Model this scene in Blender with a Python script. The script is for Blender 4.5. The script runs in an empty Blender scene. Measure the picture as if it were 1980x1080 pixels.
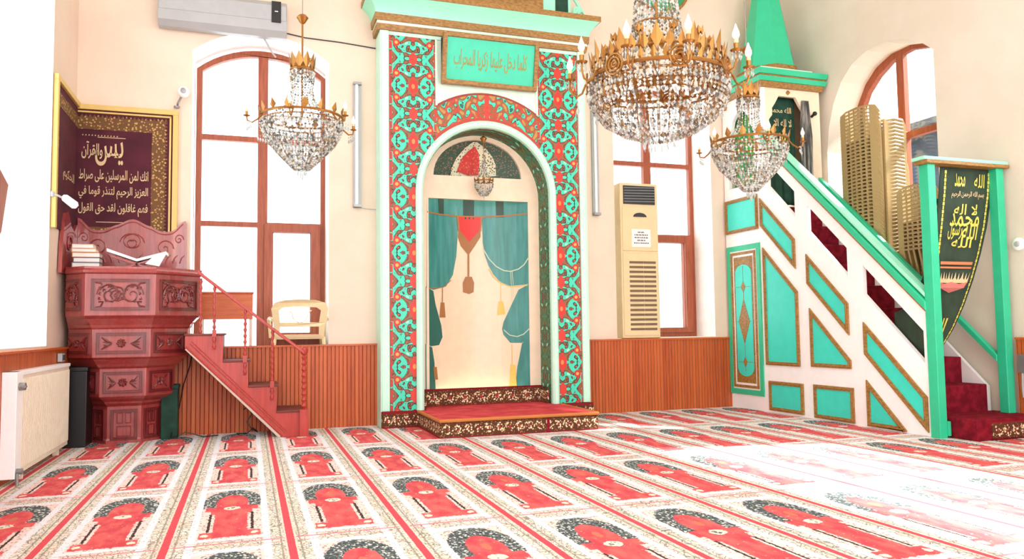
import bpy, bmesh, math, random
from math import sin, cos, pi, radians, sqrt, tan
from mathutils import Vector, Matrix
from mathutils.geometry import tessellate_polygon
random.seed(7)
SC = bpy.context.scene
COL = SC.collection

# ------------------------------------------------------------------ colours / node helper
def lin(c):
    out = []
    for v in c:
        v = v/255.0
        out.append(v/12.92 if v <= .04045 else ((v+.055)/1.055)**2.4)
    return (out[0], out[1], out[2], 1.0)

class S:                       # a scalar socket with arithmetic
    def __init__(s, nt, k): s.nt = nt; s.k = k
    def _m(s, op, *a):
        n = s.nt.nodes.new('ShaderNodeMath'); n.operation = op
        for i, x in enumerate((s,)+a):
            if isinstance(x, S): s.nt.links.new(x.k, n.inputs[i])
            else: n.inputs[i].default_value = float(x)
        return S(s.nt, n.outputs[0])
    def __add__(s, o): return s._m('ADD', o)
    __radd__ = __add__
    def __sub__(s, o): return s._m('SUBTRACT', o)
    def __rsub__(s, o): return (s*-1.0)+o
    def __mul__(s, o): return s._m('MULTIPLY', o)
    __rmul__ = __mul__
    def __truediv__(s, o): return s._m('DIVIDE', o)
    def __lt__(s, o): return s._m('LESS_THAN', o)
    def __gt__(s, o): return s._m('GREATER_THAN', o)
    def __and__(s, o): return s._m('MULTIPLY', o)
    def __or__(s, o): return s._m('MAXIMUM', o)
    def inv(s): return (s*-1.0)+1.0
    def abs(s): return s._m('ABSOLUTE')
    def fract(s): return s._m('FRACT')
    def floor(s): return s._m('FLOOR')
    def sin(s): return s._m('SINE')
    def sqrt(s): return s._m('SQRT')
    def sq(s): return s*s
    def between(s, a, b): return (s > a) & (s < b)
    def smooth(s, a, b):
        n = s.nt.nodes.new('ShaderNodeMapRange'); n.interpolation_type = 'SMOOTHSTEP'
        s.nt.links.new(s.k, n.inputs[0]); n.inputs[1].default_value = a; n.inputs[2].default_value = b
        return S(s.nt, n.outputs[0])

class Ctx:
    def __init__(s, m):
        s.m = m; s.nt = m.node_tree; s.bsdf = s.nt.nodes['Principled BSDF']
    def pos(s, local=False):
        if local: n = s.nt.nodes.new('ShaderNodeTexCoord'); k = n.outputs['Object']
        else: n = s.nt.nodes.new('ShaderNodeNewGeometry'); k = n.outputs['Position']
        x = s.nt.nodes.new('ShaderNodeSeparateXYZ'); s.nt.links.new(k, x.inputs[0])
        return [S(s.nt, x.outputs[i]) for i in range(3)]
    def vec(s, x, y, z):
        n = s.nt.nodes.new('ShaderNodeCombineXYZ')
        for i, v in enumerate((x, y, z)):
            if isinstance(v, S): s.nt.links.new(v.k, n.inputs[i])
            else: n.inputs[i].default_value = float(v)
        return n.outputs[0]
    def noise(s, v, scale, detail=2.0, rough=.5, dist=0.0):
        n = s.nt.nodes.new('ShaderNodeTexNoise'); s.nt.links.new(v, n.inputs['Vector'])
        n.inputs['Scale'].default_value = scale; n.inputs['Detail'].default_value = detail
        n.inputs['Roughness'].default_value = rough; n.inputs['Distortion'].default_value = dist
        return S(s.nt, n.outputs[0])
    def voro(s, v, scale, feat='F1', out=0, rnd=1.0):
        n = s.nt.nodes.new('ShaderNodeTexVoronoi'); n.feature = feat; s.nt.links.new(v, n.inputs['Vector'])
        n.inputs['Scale'].default_value = scale; n.inputs['Randomness'].default_value = rnd
        return S(s.nt, n.outputs[out])
    def rgb(s, c):
        n = s.nt.nodes.new('ShaderNodeRGB'); n.outputs[0].default_value = lin(c); return n.outputs[0]
    def mix(s, f, a, b):
        n = s.nt.nodes.new('ShaderNodeMix'); n.data_type = 'RGBA'
        if isinstance(f, S): s.nt.links.new(f.k, n.inputs[0])
        else: n.inputs[0].default_value = f
        for i, x in ((6, a), (7, b)):
            if isinstance(x, tuple): n.inputs[i].default_value = lin(x)
            else: s.nt.links.new(x, n.inputs[i])
        return n.outputs[2]
    def bump(s, h, strength=.3, dist=.01):
        n = s.nt.nodes.new('ShaderNodeBump'); n.inputs['Strength'].default_value = strength
        n.inputs['Distance'].default_value = dist; s.nt.links.new(h.k, n.inputs['Height'])
        s.nt.links.new(n.outputs[0], s.bsdf.inputs['Normal'])

def mat(name, color=(200,200,200), rough=.6, metal=0.0, fn=None, emit=0.0, spec=.5, coat=0.0, trans=0.0, alpha=1.0):
    m = bpy.data.materials.new(name); m.use_nodes = True
    b = m.node_tree.nodes['Principled BSDF']
    b.inputs['Base Color'].default_value = lin(color)
    b.inputs['Roughness'].default_value = rough; b.inputs['Metallic'].default_value = metal
    b.inputs['Specular IOR Level'].default_value = spec; b.inputs['Coat Weight'].default_value = coat
    b.inputs['Transmission Weight'].default_value = trans
    if emit:
        b.inputs['Emission Color'].default_value = lin(color); b.inputs['Emission Strength'].default_value = emit
    c = Ctx(m)
    if fn is None:             # gentle procedural variation of the plain colour
        p = c.pos(True); n = c.noise(c.vec(*p), 9.0, 3.0)
        k = c.mix(n.smooth(.3, .75), tuple(max(0, v*.98) for v in color), tuple(min(255, v*1.01) for v in color))
        m.node_tree.links.new(k, b.inputs['Base Color'])
    else:
        k = fn(c)
        if k is not None: m.node_tree.links.new(k, b.inputs['Base Color'])
    return m

# ------------------------------------------------------------------ mesh builder
ORG = {}
class MB:
    def __init__(s): s.v = []; s.f = []; s.mi = []; s.T = None; s.cur = 0
    def add(s, vs, fs, mi=None):
        b = len(s.v)
        for p in vs:
            p = Vector(p)
            s.v.append(s.T @ p if s.T else p)
        for f in fs: s.f.append([b+i for i in f]); s.mi.append(s.cur if mi is None else mi)
    def box(s, x0, x1, y0, y1, z0, z1, mi=None):
        s.add([(x0,y0,z0),(x1,y0,z0),(x1,y1,z0),(x0,y1,z0),(x0,y0,z1),(x1,y0,z1),(x1,y1,z1),(x0,y1,z1)],
              [(0,3,2,1),(4,5,6,7),(0,1,5,4),(1,2,6,5),(2,3,7,6),(3,0,4,7)], mi)
    def plate(s, outer, holes, fn, d0, d1, mi=None, step=None):
        """2D polygon with holes, extruded between depths d0 and d1; fn(a,b,d)->world"""
        loops = [[Vector((a, b, 0)) for a, b in outer]]+[[Vector((a, b, 0)) for a, b in h] for h in holes]
        tris = tessellate_polygon(loops)
        flat = [p for l in loops for p in l]; n = len(flat)
        vs = [fn(p.x, p.y, d0) for p in flat]+[fn(p.x, p.y, d1) for p in flat]
        fs = []
        for t in tris: fs.append((t[0], t[1], t[2])); fs.append((t[2]+n, t[1]+n, t[0]+n))
        o = 0
        for l in loops:
            k = len(l)
            for i in range(k):
                a, b = o+i, o+(i+1) % k; fs.append((a, b, b+n, a+n))
            o += k
        s.add(vs, fs, mi)
    def tube(s, pts, r, n=8, closed=False, mi=None, caps=True):
        pts = [Vector(p) for p in pts]; m = len(pts)
        rs = r if isinstance(r, (list, tuple)) else [r]*m
        vs = []; up = None
        for i, p in enumerate(pts):
            if closed: t = pts[(i+1) % m]-pts[i-1]
            else: t = pts[min(i+1, m-1)]-pts[max(i-1, 0)]
            if t.length < 1e-9: t = Vector((0, 0, 1))
            t.normalize()
            if up is None:
                up = Vector((0, 0, 1)) if abs(t.z) < .9 else Vector((1, 0, 0))
            a = t.cross(up)
            if a.length < 1e-6: a = t.orthogonal()
            a.normalize(); b = a.cross(t); up = b
            for k in range(n):
                w = 2*pi*k/n; vs.append(p+a*(cos(w)*rs[i])+b*(sin(w)*rs[i]))
        fs = []
        for i in range(m if closed else m-1):
            for k in range(n):
                j = (i+1) % m
                fs.append((i*n+k, j*n+k, j*n+(k+1) % n, i*n+(k+1) % n))
        if caps and not closed:
            fs.append(tuple(range(n))); fs.append(tuple((m-1)*n+k for k in reversed(range(n))))
        s.add(vs, fs, mi)
    def lathe(s, c, prof, n=16, mi=None):
        cx, cy, cz = c; vs = []; fs = []
        for r, z in prof:
            for k in range(n): w = 2*pi*k/n; vs.append((cx+r*cos(w), cy+r*sin(w), cz+z))
        for i in range(len(prof)-1):
            for k in range(n): fs.append((i*n+k, i*n+(k+1) % n, (i+1)*n+(k+1) % n, (i+1)*n+k))
        fs.append(tuple(reversed(range(n)))); fs.append(tuple((len(prof)-1)*n+k for k in range(n)))
        s.add(vs, fs, mi)
    def ball(s, c, r, n=10, mi=None, sz=1.0):
        pr = [(max(1e-4, r*sin(pi*i/6)), -r*sz*cos(pi*i/6)) for i in range(7)]
        s.lathe(c, pr, n, mi)
    def octa(s, c, r, h, mi=None):
        x, y, z = c
        s.add([(x+r,y,z),(x,y+r,z),(x-r,y,z),(x,y-r,z),(x,y,z+h),(x,y,z-h)],
              [(0,1,4),(1,2,4),(2,3,4),(3,0,4),(1,0,5),(2,1,5),(3,2,5),(0,3,5)], mi)
    def loft(s, rings, mi=None, cap=True):
        n = len(rings[0]); vs = [p for r in rings for p in r]; fs = []
        for i in range(len(rings)-1):
            for k in range(n): fs.append((i*n+k, i*n+(k+1) % n, (i+1)*n+(k+1) % n, (i+1)*n+k))
        if cap: fs.append(tuple(reversed(range(n)))); fs.append(tuple((len(rings)-1)*n+k for k in range(n)))
        s.add(vs, fs, mi)
    def grid(s, nu, nv, fn, mi=None):
        vs = [fn(i/nu, j/nv) for j in range(nv+1) for i in range(nu+1)]
        fs = [(j*(nu+1)+i, j*(nu+1)+i+1, (j+1)*(nu+1)+i+1, (j+1)*(nu+1)+i) for j in range(nv) for i in range(nu)]
        s.add(vs, fs, mi)
    def build(s, name, mats, parent=None, smooth=False, bevel=0.0, solid=0.0, clip=None, fix=True):
        me = bpy.data.meshes.new(name); org = ORG.get(parent.name, Vector()) if parent else Vector()
        me.from_pydata([tuple(v-org) for v in s.v], [], s.f)
        if not isinstance(mats, (list, tuple)): mats = [mats]
        for m in mats: me.materials.append(m)
        me.polygons.foreach_set('material_index', [min(i, len(mats)-1) for i in s.mi])
        if fix or clip:
            bm = bmesh.new(); bm.from_mesh(me)
            if clip:
                for co, no in clip:
                    co = Vector(co)-org
                    g = bm.verts[:]+bm.edges[:]+bm.faces[:]
                    r = bmesh.ops.bisect_plane(bm, geom=g, plane_co=co, plane_no=Vector(no), clear_outer=True)
                    ed = [e for e in r['geom_cut'] if isinstance(e, bmesh.types.BMEdge)]
                    bmesh.ops.holes_fill(bm, edges=ed)
            bmesh.ops.recalc_face_normals(bm, faces=bm.faces[:]); bm.to_mesh(me); bm.free()
        if smooth:
            me.polygons.foreach_set('use_smooth', [True]*len(me.polygons))
            try: me.set_sharp_from_angle(angle=radians(40))
            except Exception: pass
        o = bpy.data.objects.new(name, me); COL.objects.link(o)
        if parent: o.parent = parent; ORG[o.name] = org
        else: ORG[o.name] = Vector()
        if bevel:
            b = o.modifiers.new('bevel', 'BEVEL'); b.width = bevel; b.segments = 2; b.limit_method = 'ANGLE'; b.angle_limit = radians(40)
        if solid:
            b = o.modifiers.new('solid', 'SOLIDIFY'); b.thickness = solid; b.offset = 0
        return o

def thing(name, label, cat, loc=(0,0,0), group=None):
    o = bpy.data.objects.new(name, None); COL.objects.link(o); o.location = loc; o.empty_display_size = .1
    ORG[o.name] = Vector(loc); o['label'] = label; o['category'] = cat
    if group: o['group'] = group
    return o
def tag(o, label, cat, group=None):
    o['label'] = label; o['category'] = cat
    if group: o['group'] = group
    return o
def struct(o, label=None):
    o['kind'] = 'structure'
    if label: o['label'] = label
    return o
def copy_tree(o, parent=None):
    c = o.copy(); COL.objects.link(c); c.parent = parent
    for ch in list(o.children): copy_tree(ch, c)
    return c
XZ = lambda a, b, d: (a, d, b)       # plates facing the room from the back wall
YZ = lambda a, b, d: (d, a, b)
XY = lambda a, b, d: (a, b, d)
def inset(poly, w):
    n = len(poly); area = sum(poly[i][0]*poly[(i+1) % n][1]-poly[(i+1) % n][0]*poly[i][1] for i in range(n))
    sg = 1 if area > 0 else -1; out = []
    for i in range(n):
        p0, p1, p2 = [Vector(poly[j % n]) for j in (i-1, i, i+1)]
        e1 = (p1-p0).normalized(); e2 = (p2-p1).normalized()
        n1 = Vector((-e1.y, e1.x))*sg; n2 = Vector((-e2.y, e2.x))*sg
        b = n1+n2; k = b.length_squared
        q = p1+b*(2*w/k) if k > 1e-6 else p1+n1*w
        out.append((q.x, q.y))
    return out
def rect(a0, b0, a1, b1): return [(a0,b0),(a1,b0),(a1,b1),(a0,b1)]

# ------------------------------------------------------------------ lettering
FE = {'ا':0xFE8D,'ب':0xFE8F,'ت':0xFE95,'ث':0xFE99,'ج':0xFE9D,'ح':0xFEA1,'خ':0xFEA5,'د':0xFEA9,'ذ':0xFEAB,'ر':0xFEAD,
      'ز':0xFEAF,'س':0xFEB1,'ش':0xFEB5,'ص':0xFEB9,'ض':0xFEBD,'ط':0xFEC1,'ظ':0xFEC5,'ع':0xFEC9,'غ':0xFECD,'ف':0xFED1,
      'ق':0xFED5,'ك':0xFED9,'ل':0xFEDD,'م':0xFEE1,'ن':0xFEE5,'ه':0xFEE9,'و':0xFEED,'ي':0xFEF1,'ى':0xFEEF,'ة':0xFE93,
      'أ':0xFE83,'إ':0xFE87,'آ':0xFE81}
NOJ = set('ادذرزوىةأإآ')
def shape(t):
    t = t.replace('لا', '\u0001'); out = []
    for i, ch in enumerate(t):
        pj = i > 0 and (t[i-1] in FE or t[i-1] == '\u0001') and t[i-1] not in NOJ and t[i-1] != '\u0001'
        if ch == '\u0001': out.append(chr(0xFEFB+(1 if pj else 0))); continue
        if ch not in FE: out.append(ch); continue
        nj = i+1 < len(t) and (t[i+1] in FE or t[i+1] == '\u0001') and ch not in NOJ
        k = FE[ch]+((3 if nj else 1) if pj else (2 if nj else 0))
        out.append(chr(k))
    return ''.join(reversed(out))
def letters(txt, a0, b0, a1, b1, fn, mb, arabic=True, keep=False, mi=None):
    """text as flat faces filling the box a0..a1 x b0..b1 ; fn(a,b)->world"""
    c = bpy.data.curves.new('writing', 'FONT'); c.body = shape(txt) if arabic else txt; c.resolution_u = 2
    c.offset = .012
    o = bpy.data.objects.new('writing', c); COL.objects.link(o); bpy.context.view_layer.update()
    me = o.to_mesh(); vs = [v.co.copy() for v in me.vertices]; fs = [tuple(p.vertices) for p in me.polygons]
    o.to_mesh_clear(); bpy.data.objects.remove(o); bpy.data.curves.remove(c)
    if not vs: return
    x0 = min(v.x for v in vs); x1 = max(v.x for v in vs); y0 = min(v.y for v in vs); y1 = max(v.y for v in vs)
    sx = (a1-a0)/(x1-x0); sy = (b1-b0)/(y1-y0)
    mb.add([fn(a0+(v.x-x0)*sx, b0+(v.y-y0)*sy) for v in vs], fs, mi)

# ------------------------------------------------------------------ materials
CREAM = (240,222,203)
def wallfn(base, low):
    def fn(c):
        p = c.pos(); n = c.noise(c.vec(*p), 1.3, 4.0, .6)
        m = c.noise(c.vec(*p), 30, 2.0); c.bump(m, .08, .01)
        return c.mix(n.smooth(.35, .7), base, low)
    return fn
M = {}
M['wall'] = mat('cream_plaster', rough=.85, fn=wallfn((232,215,196), (226,207,187)))
M['wall_r'] = mat('ivory_plaster', rough=.85, fn=wallfn((226,218,204), (218,210,194)))
M['reveal'] = mat('white_reveal_paint', (248,246,242), .8)
M['ceil'] = mat('white_ceiling', (240,236,228), .9)
M['mint'] = mat('mint_paint', (158,240,208), .45)
M['mintw'] = mat('pale_mint_white_paint', (222,246,228), .5)
M['turq'] = mat('turquoise_panel_paint', (58,224,204), .4)
M['green'] = mat('emerald_green_paint', (46,196,148), .35)
M['whitep'] = mat('white_paint', (252,253,253), .45)
M['mintl'] = mat('light_mint_paint', (200,245,224), .45)
M['gold'] = mat('dull_gold_paint', (168,124,62), .45, fn=lambda c: c.mix(c.noise(c.vec(c.pos()[0]*4, c.pos()[1]*4, c.pos()[2]*9), 6, 3).smooth(.3,.7), (136,96,42), (172,130,66)))
M['gilt'] = mat('pale_gilt_frame', (222,190,110), .4)
M['brass'] = mat('brass', (164,116,56), .3, .7)
M['steel'] = mat('grey_metal', (150,150,150), .35, .6)
M['black'] = mat('shadow_black', (22,22,26), .35)
M['dark'] = mat('charcoal', (52,54,60), .6)
M['grey'] = mat('light_grey_plastic', (172,176,178), .35)
M['acw'] = mat('silver_plastic', (168,170,170), .28)
M['acb'] = mat('aged_beige_plastic', (228,206,160), .4)
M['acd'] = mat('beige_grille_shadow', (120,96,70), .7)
M['radi'] = mat('cream_radiator_enamel', (238,226,204), .35)
M['paper'] = mat('white_paper', (246,244,240), .8)
M['ink'] = mat('grey_ink', (110,110,118), .8)
def woodfn(a, b, axis=2, k=1.0):
    def fn(c):
        p = c.pos(True); q = [x*14 for x in p]; q[axis] = p[axis]*1.2
        n = c.noise(c.vec(*q), 3*k, 4.0, .6)
        return c.mix(n.smooth(.3, .7), a, b)
    return fn
M['frame'] = mat('chestnut_window_wood', rough=.45, fn=woodfn((166,86,54), (142,68,40)))
M['board'] = mat('orange_varnished_wood', rough=.4, fn=woodfn((204,104,44), (182,82,30), 0))
M['redwood'] = mat('oxblood_lacquered_wood', rough=.34, coat=1.0, spec=.8, fn=woodfn((168,66,62), (142,48,48)))
M['redcarve'] = mat('dark_carved_wood', rough=.3, coat=.8, fn=woodfn((122,36,36), (92,24,26)))
M['redstair'] = mat('red_painted_stair_wood', rough=.35, coat=.15, fn=woodfn((186,62,50), (164,48,40)))
M['redtread'] = mat('worn_stair_tread', rough=.6, fn=woodfn((128,60,48), (98,44,36), 0))
M['ltback'] = mat('bleached_wood', (220,205,190), .6)
def wainfn(axis):
    def fn(c):
        p = c.pos(); u = p[axis]*(1/.045); g = (u.fract()-.5).abs()
        groove = g.smooth(.36, .5)
        slat = c.noise(c.vec(u.floor(), 0, 0), 3.1, 0)
        grain = c.noise(c.vec(p[0]*22, p[1]*22, p[2]*1.4), 2.4, 4, .6)
        k = c.mix(grain.smooth(.3, .72), (192,86,30), (164,64,20))
        k = c.mix(slat.smooth(.35, .65)*.55, k, (214,112,52))
        c.bump(groove.inv(), .6, .01)
        return c.mix(groove*.75, k, (96,36,16))
    return fn
M['wain0'] = mat('grooved_pine_panelling', rough=.4, fn=wainfn(0))
M['wain1'] = mat('grooved_pine_panelling_side', rough=.4, fn=wainfn(1))

def carpetfn(c):
    x, y, z = c.pos()
    nx = c.noise(c.vec(x, y, 0), 30, 3.0, .7)-.5; ny = c.noise(c.vec(x+7, y+3, 0), 28, 3.0, .7)-.5
    X = x+nx*.03; Y = y+ny*.06
    cell = ((x+nx*.010-.22)/.62).fract()*.62
    a0 = (cell-.31).abs(); cell2 = ((X-.22)/.62).fract()*.62
    a = (cell2-.31).abs(); s = ((Y-7.57)/1.6).fract()*1.6; s0 = ((y-7.57)/1.6).fract()*1.6
    sp = c.voro(c.vec(x*1.15, y*.8, 0), 42)
    ed = c.voro(c.vec(x*1.1, y*.75, 3), 27, 'DISTANCE_TO_EDGE')
    sp2 = c.voro(c.vec(x, y*.8, 2.0), 30)
    cb = c.noise(c.vec(x, y, 4), 7, 2.0)
    base = c.mix(cb.smooth(.4, .6), (230,228,218), (220,216,198))
    base = c.mix((ed < .045)*.75, base, (104,98,84))
    base = c.mix((sp < .22)*.8, base, (70,72,66))
    base = c.mix((sp2.between(.30, .37))*.7, base, (226,160,150))
    k = base
    white = c.mix((sp < .17)*.7, (232,236,242), (120,126,136)); white = c.mix((sp2 < .14)*.7, white, (232,190,196))
    band = a.between(.172, .212) | (s.between(1.42, 1.5) & (a < .2)) | (s.between(.07, .12) & (a < .2))
    k = c.mix(band*.9, k, white)
    k = c.mix(((a0-.262).abs() < .005)*.7, k, (140,130,104))
    field = (a < .172) & s.between(.12, 1.43)
    side_in = c.mix((sp < .3)*.8, (240,216,208), (140,120,108)); side_in = c.mix((sp2 < .2)*.8, side_in, (232,120,120))
    k = c.mix(field, k, side_in)
    darkz = field & (s > .90) & (((a/.19).sq()+((s-1.0)/.44).sq()) < 1.0)
    fleck = c.mix((sp < .34), (74,84,86), (222,224,216))
    fleck = c.mix(sp2 < .2, fleck, (132,146,128))
    fleck = c.mix((ed < .03)*.5, fleck, (190,196,190))
    k = c.mix(darkz, k, fleck)
    red = c.mix(c.noise(c.vec(x*2, y*.8, 9), 7, 3).smooth(.3, .7), (226,108,104), (204,74,84))
    e = ((a/.098).sq()+((s-1.02)/.25).sq()) < 1.0
    body = (a < .092) & s.between(.2, .80)
    bar = (a < .160) & s.between(.14, .27)
    sh = (a < .155) & s.between(.80, .92)
    neck = (a < .12) & s.between(.70, .82)
    reds = e | body | bar | sh | neck
    k = c.mix(reds & field, k, red)
    k = c.mix(((a-.118).abs() < .008) & s.between(.28, .72), k, (72,56,52))
    k = c.mix((((a-.13)/.022).sq()+((s-.205)/.03).sq()) < 1.0, k, (240,228,206))
    k = c.mix((nx > .16)*.55, k, (236,214,206)); fl = ((a/.05).sq()+((s-.86)/.05).sq())
    k = c.mix(fl < 1.0, k, (228,222,204)); k = c.mix((fl < .5) & (sp < .4), k, (110,110,96))
    k = c.mix((((a)/.022).sq()+((s-1.05)/.06).sq()) < 1.0, k, (206,120,96))
    k = c.mix(s0.between(.0, .02)*.9, k, (222,130,140))
    k = c.mix((s0.between(.05, .06) | s0.between(1.54, 1.55))*.6, k, (226,160,156))
    stripe = a0 > .290
    k = c.mix(stripe, k, (212,84,94)); k = c.mix(a0.between(.280, .290)*.8, k, (236,214,196))
    c.bump(c.noise(c.vec(x, y, z), 400, 2), .25, .004)
    return k
M['carpet'] = mat('prayer_carpet', rough=.95, spec=.1, fn=carpetfn)
def borderfn(axis, period=.11, zc=0.085, zh=.08):
    def fn(c):
        p = c.pos(); u = p[axis]; z = p[2]
        n = c.noise(c.vec(u, z, 0), 34, 3, .7)-.5
        w = (u/period+n*.3).fract()-.5; v = (z-zc)/zh+n*.9
        wave = (v-(u*(2*pi/period)).sin()*.45).abs() < .2
        fl = ((w/.3).sq()+(v/.6).sq()) < 1.0
        sp = c.voro(c.vec(p[0], p[1], z), 46)
        k = c.mix(sp < .3, (92,58,42), (172,116,80))
        k = c.mix(wave & (sp < .5), k, (230,204,160)); k = c.mix(fl & (sp < .46), k, (238,220,184))
        k = c.mix(((w/.1).sq()+(v/.25).sq()) < 1.0, k, (160,60,50))
        return c.mix(((z-zc)/zh).abs() > .9, k, (134,36,40))
    return fn
M['bordx'] = mat('floral_carpet_border', rough=.95, spec=.1, fn=borderfn(0))
M['bordy'] = mat('floral_carpet_border_side', rough=.95, spec=.1, fn=borderfn(1))
M['bordn'] = mat('floral_carpet_border_niche', rough=.95, spec=.1, fn=borderfn(0, .2, .28, .1))
M['redpile'] = mat('rose_red_carpet_pile', rough=.95, spec=.1, fn=lambda c: c.mix(c.noise(c.vec(*c.pos()), 5, 4).smooth(.3,.7), (218,84,88), (190,58,66)))
M['maroon'] = mat('maroon_stair_carpet', rough=.95, spec=.1, fn=lambda c: c.mix(c.noise(c.vec(*c.pos()), 14, 4).smooth(.3,.7), (138,30,44), (104,18,32)))
M['ochre'] = mat('ochre_edge_braid', (196,120,58), .8)

def floralfn(xc, per, dark=False, radial=None, z0=0.0):
    def fn(c):
        x, y, z = c.pos()
        if radial:                                      # follow the arch: distance from centre and angle
            dx = (x-radial[0]); dz = (z-radial[1])
            rr = (dx.sq()+dz.sq()).sqrt()
            a = dx.abs(); zz = rr*1.0; zz = zz+1.3
            u = a; v = zz
        else:
            u = (x-xc).abs() if xc is not None else (y-9.04).abs()
            v = z-z0
        s = (v/per).fract(); m = (s-.5).abs()*per       # mirror within the period: 0 centre .. per/2
        w1 = c.noise(c.vec(u, m, 1.0), 11, 1.5, .4, 0.8)
        w2 = c.noise(c.vec(u, m, 5.0), 15, 2.0, .5, 1.2)
        vein = c.noise(c.vec(u, m, 9.0), 60, 2.0)
        sc = ((u*36+(m*24).sin()*3.4).sin()+(m*33+(u*28).sin()*3).sin())*.5      # scrolling bands
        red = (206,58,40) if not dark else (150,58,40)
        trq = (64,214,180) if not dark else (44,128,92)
        k = c.mix(w2.smooth(.45, .56), (134,66,36), red)
        k = c.mix(vein.between(.5, .56)*.5, k, (196,150,80))
        f = sc+(w1-.5)*2.2+.12
        k = c.mix(f > -.24, k, (22,34,30)); k = c.mix(f > .03, k, trq)
        k = c.mix((f > .52) & (w2 > .53), k, (34,92,78)); k = c.mix((f > .6) & (w2 > .57), k, (150,236,206))
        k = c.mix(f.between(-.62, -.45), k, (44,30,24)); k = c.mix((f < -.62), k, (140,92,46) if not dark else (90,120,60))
        # central spine and palmettes
        if not dark:
            k = c.mix((u < .02) & ((m < .12) | (m > per*.38)), k, (206,50,38))
            k = c.mix((u > .25) & (w2 > .47), k, (190,56,38))
            k = c.mix((((u/.058).sq()+(m/.085).sq()) < 1.0), k, (216,40,32))
            k = c.mix((((u/.05).sq()+((m-per*.5)/.07).sq()) < 1.0), k, (214,52,36))
            k = c.mix((((u-.2)/.045).sq()+((m-per*.22)/.045).sq()) < 1.0, k, (196,46,34))
            k = c.mix((((u-.2)/.02).sq()+((m-per*.22)/.02).sq()) < 1.0, k, (220,170,80))
            k = c.mix((((u/.02).sq()+(m/.03).sq()) < 1.0), k, (226,140,60))
        return k
    return fn
M['flo_l'] = mat('painted_floral_tiles_left', rough=.4, fn=floralfn(1.82, .66, z0=.35))
M['flo_r'] = mat('painted_floral_tiles_right', rough=.4, fn=floralfn(3.67, .66, z0=.35))
def archfn(c):
    x, y, z = c.pos(); u = (x-2.73).abs(); v = z-3.3
    w1 = c.noise(c.vec(u, v, 1.0), 9, 1.5, .4, .8); w2 = c.noise(c.vec(u, v, 5.0), 14, 2, .5, 1.2)
    sc = ((u*30+(v*22).sin()*2.5).sin()+(v*34+(u*26).sin()*3).sin())*.5
    k = c.mix(w2.smooth(.45, .55), (206,60,42), (156,98,44))
    f = sc+(w1-.5)*1.4
    vein = c.noise(c.vec(u, v, 9.0), 60, 2.0); k = c.mix(vein.between(.5, .57)*.7, k, (90,60,30))
    k = c.mix(f > .22, k, (28,58,48)); k = c.mix(f > .32, k, (64,214,180)); k = c.mix((f > .6) & (w2 > .55), k, (34,92,78))
    k = c.mix(f < -.6, k, (178,140,66))
    k = c.mix(u < .03, k, (206,54,38))
    rr = ((x-2.73).sq()+(z-2.74).sq()).sqrt()
    k = c.mix(rr < .93, k, (190,58,40))
    r2 = ((x-2.73).sq()+(z-2.85).sq()).sqrt()
    return c.mix(r2.between(1.1, 1.14), k, (150,48,34))
M['flo_a'] = mat('painted_floral_arch_band', rough=.4, fn=archfn)
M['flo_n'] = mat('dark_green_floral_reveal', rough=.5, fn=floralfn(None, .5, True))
M['cream'] = mat('peach_cream_paint', (246,226,198), .6)
M['mur'] = [mat('mural_cream', (240,218,186), .3, coat=.2), mat('mural_teal', rough=.3, coat=.2, fn=lambda c: c.mix(c.noise(c.vec(c.pos()[0]*9, 0, c.pos()[2]), 2, 3).smooth(.3,.7), (70,150,146), (52,128,122))),
            mat('mural_dark_fold', (44,72,64), .4), mat('mural_red', (220,44,40), .4), mat('mural_bronze', (168,112,60), .4),
            mat('mural_yellow', (226,196,96), .4), mat('mural_line', (196,220,190), .4), mat('mural_dkteal', (46,104,92), .35)]
M['tym'] = [mat('tympanum_green', rough=.5, fn=lambda c: (lambda p: c.mix(c.voro(c.vec(*p), 40) < .33, (50,84,66), (150,110,84)))(c.pos())),
            mat('tympanum_red', rough=.5, fn=lambda c: c.mix(c.voro(c.vec(*c.pos()), 34) < .3, (206,46,40), (220,120,80))),
            mat('tympanum_cream', rough=.5, fn=lambda c: c.mix(c.voro(c.vec(*c.pos()), 36) < .35, (224,222,190), (110,96,70)))]
M['plaq'] = mat('plaque_turquoise', (58,208,170), .35)
M['goldtxt'] = mat('gold_lettering', (160,150,80), .5)
M['banner'] = mat('dark_green_velvet', rough=.85, fn=lambda c: c.mix(c.noise(c.vec(*c.pos()), 6, 4).smooth(.3,.7), (48,68,50), (34,52,38)))
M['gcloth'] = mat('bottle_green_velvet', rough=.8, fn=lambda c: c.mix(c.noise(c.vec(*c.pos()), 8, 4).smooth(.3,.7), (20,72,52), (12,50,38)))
M['gcloth2'] = mat('leaf_green_cloth', rough=.8, fn=lambda c: c.mix(c.noise(c.vec(*c.pos()), 8, 4).smooth(.35,.65), (30,140,96), (70,170,60)))
M['thread'] = mat('gold_embroidery', (214,204,86), .5)
M['threadw'] = mat('cream_embroidery', (224,196,150), .6)
M['thorange'] = mat('copper_embroidery', (206,128,84), .6)
M['pink'] = mat('dusty_pink_embroidery', (200,116,108), .7)
M['burg'] = mat('burgundy_velvet', rough=.85, fn=lambda c: c.mix(c.noise(c.vec(*c.pos()), 5, 4).smooth(.3,.7), (88,28,44), (70,18,34)))
def tapbord(c):
    x, y, z = c.pos(); v = c.voro(c.vec(x, y, z), 34); w = c.voro(c.vec(x, y, z), 70)
    k = c.mix(v < .34, (110,76,42), (196,156,92)); return c.mix(w < .2, k, (84,36,36))
M['tapb'] = mat('gold_brocade_border', rough=.8, fn=tapbord)
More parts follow.
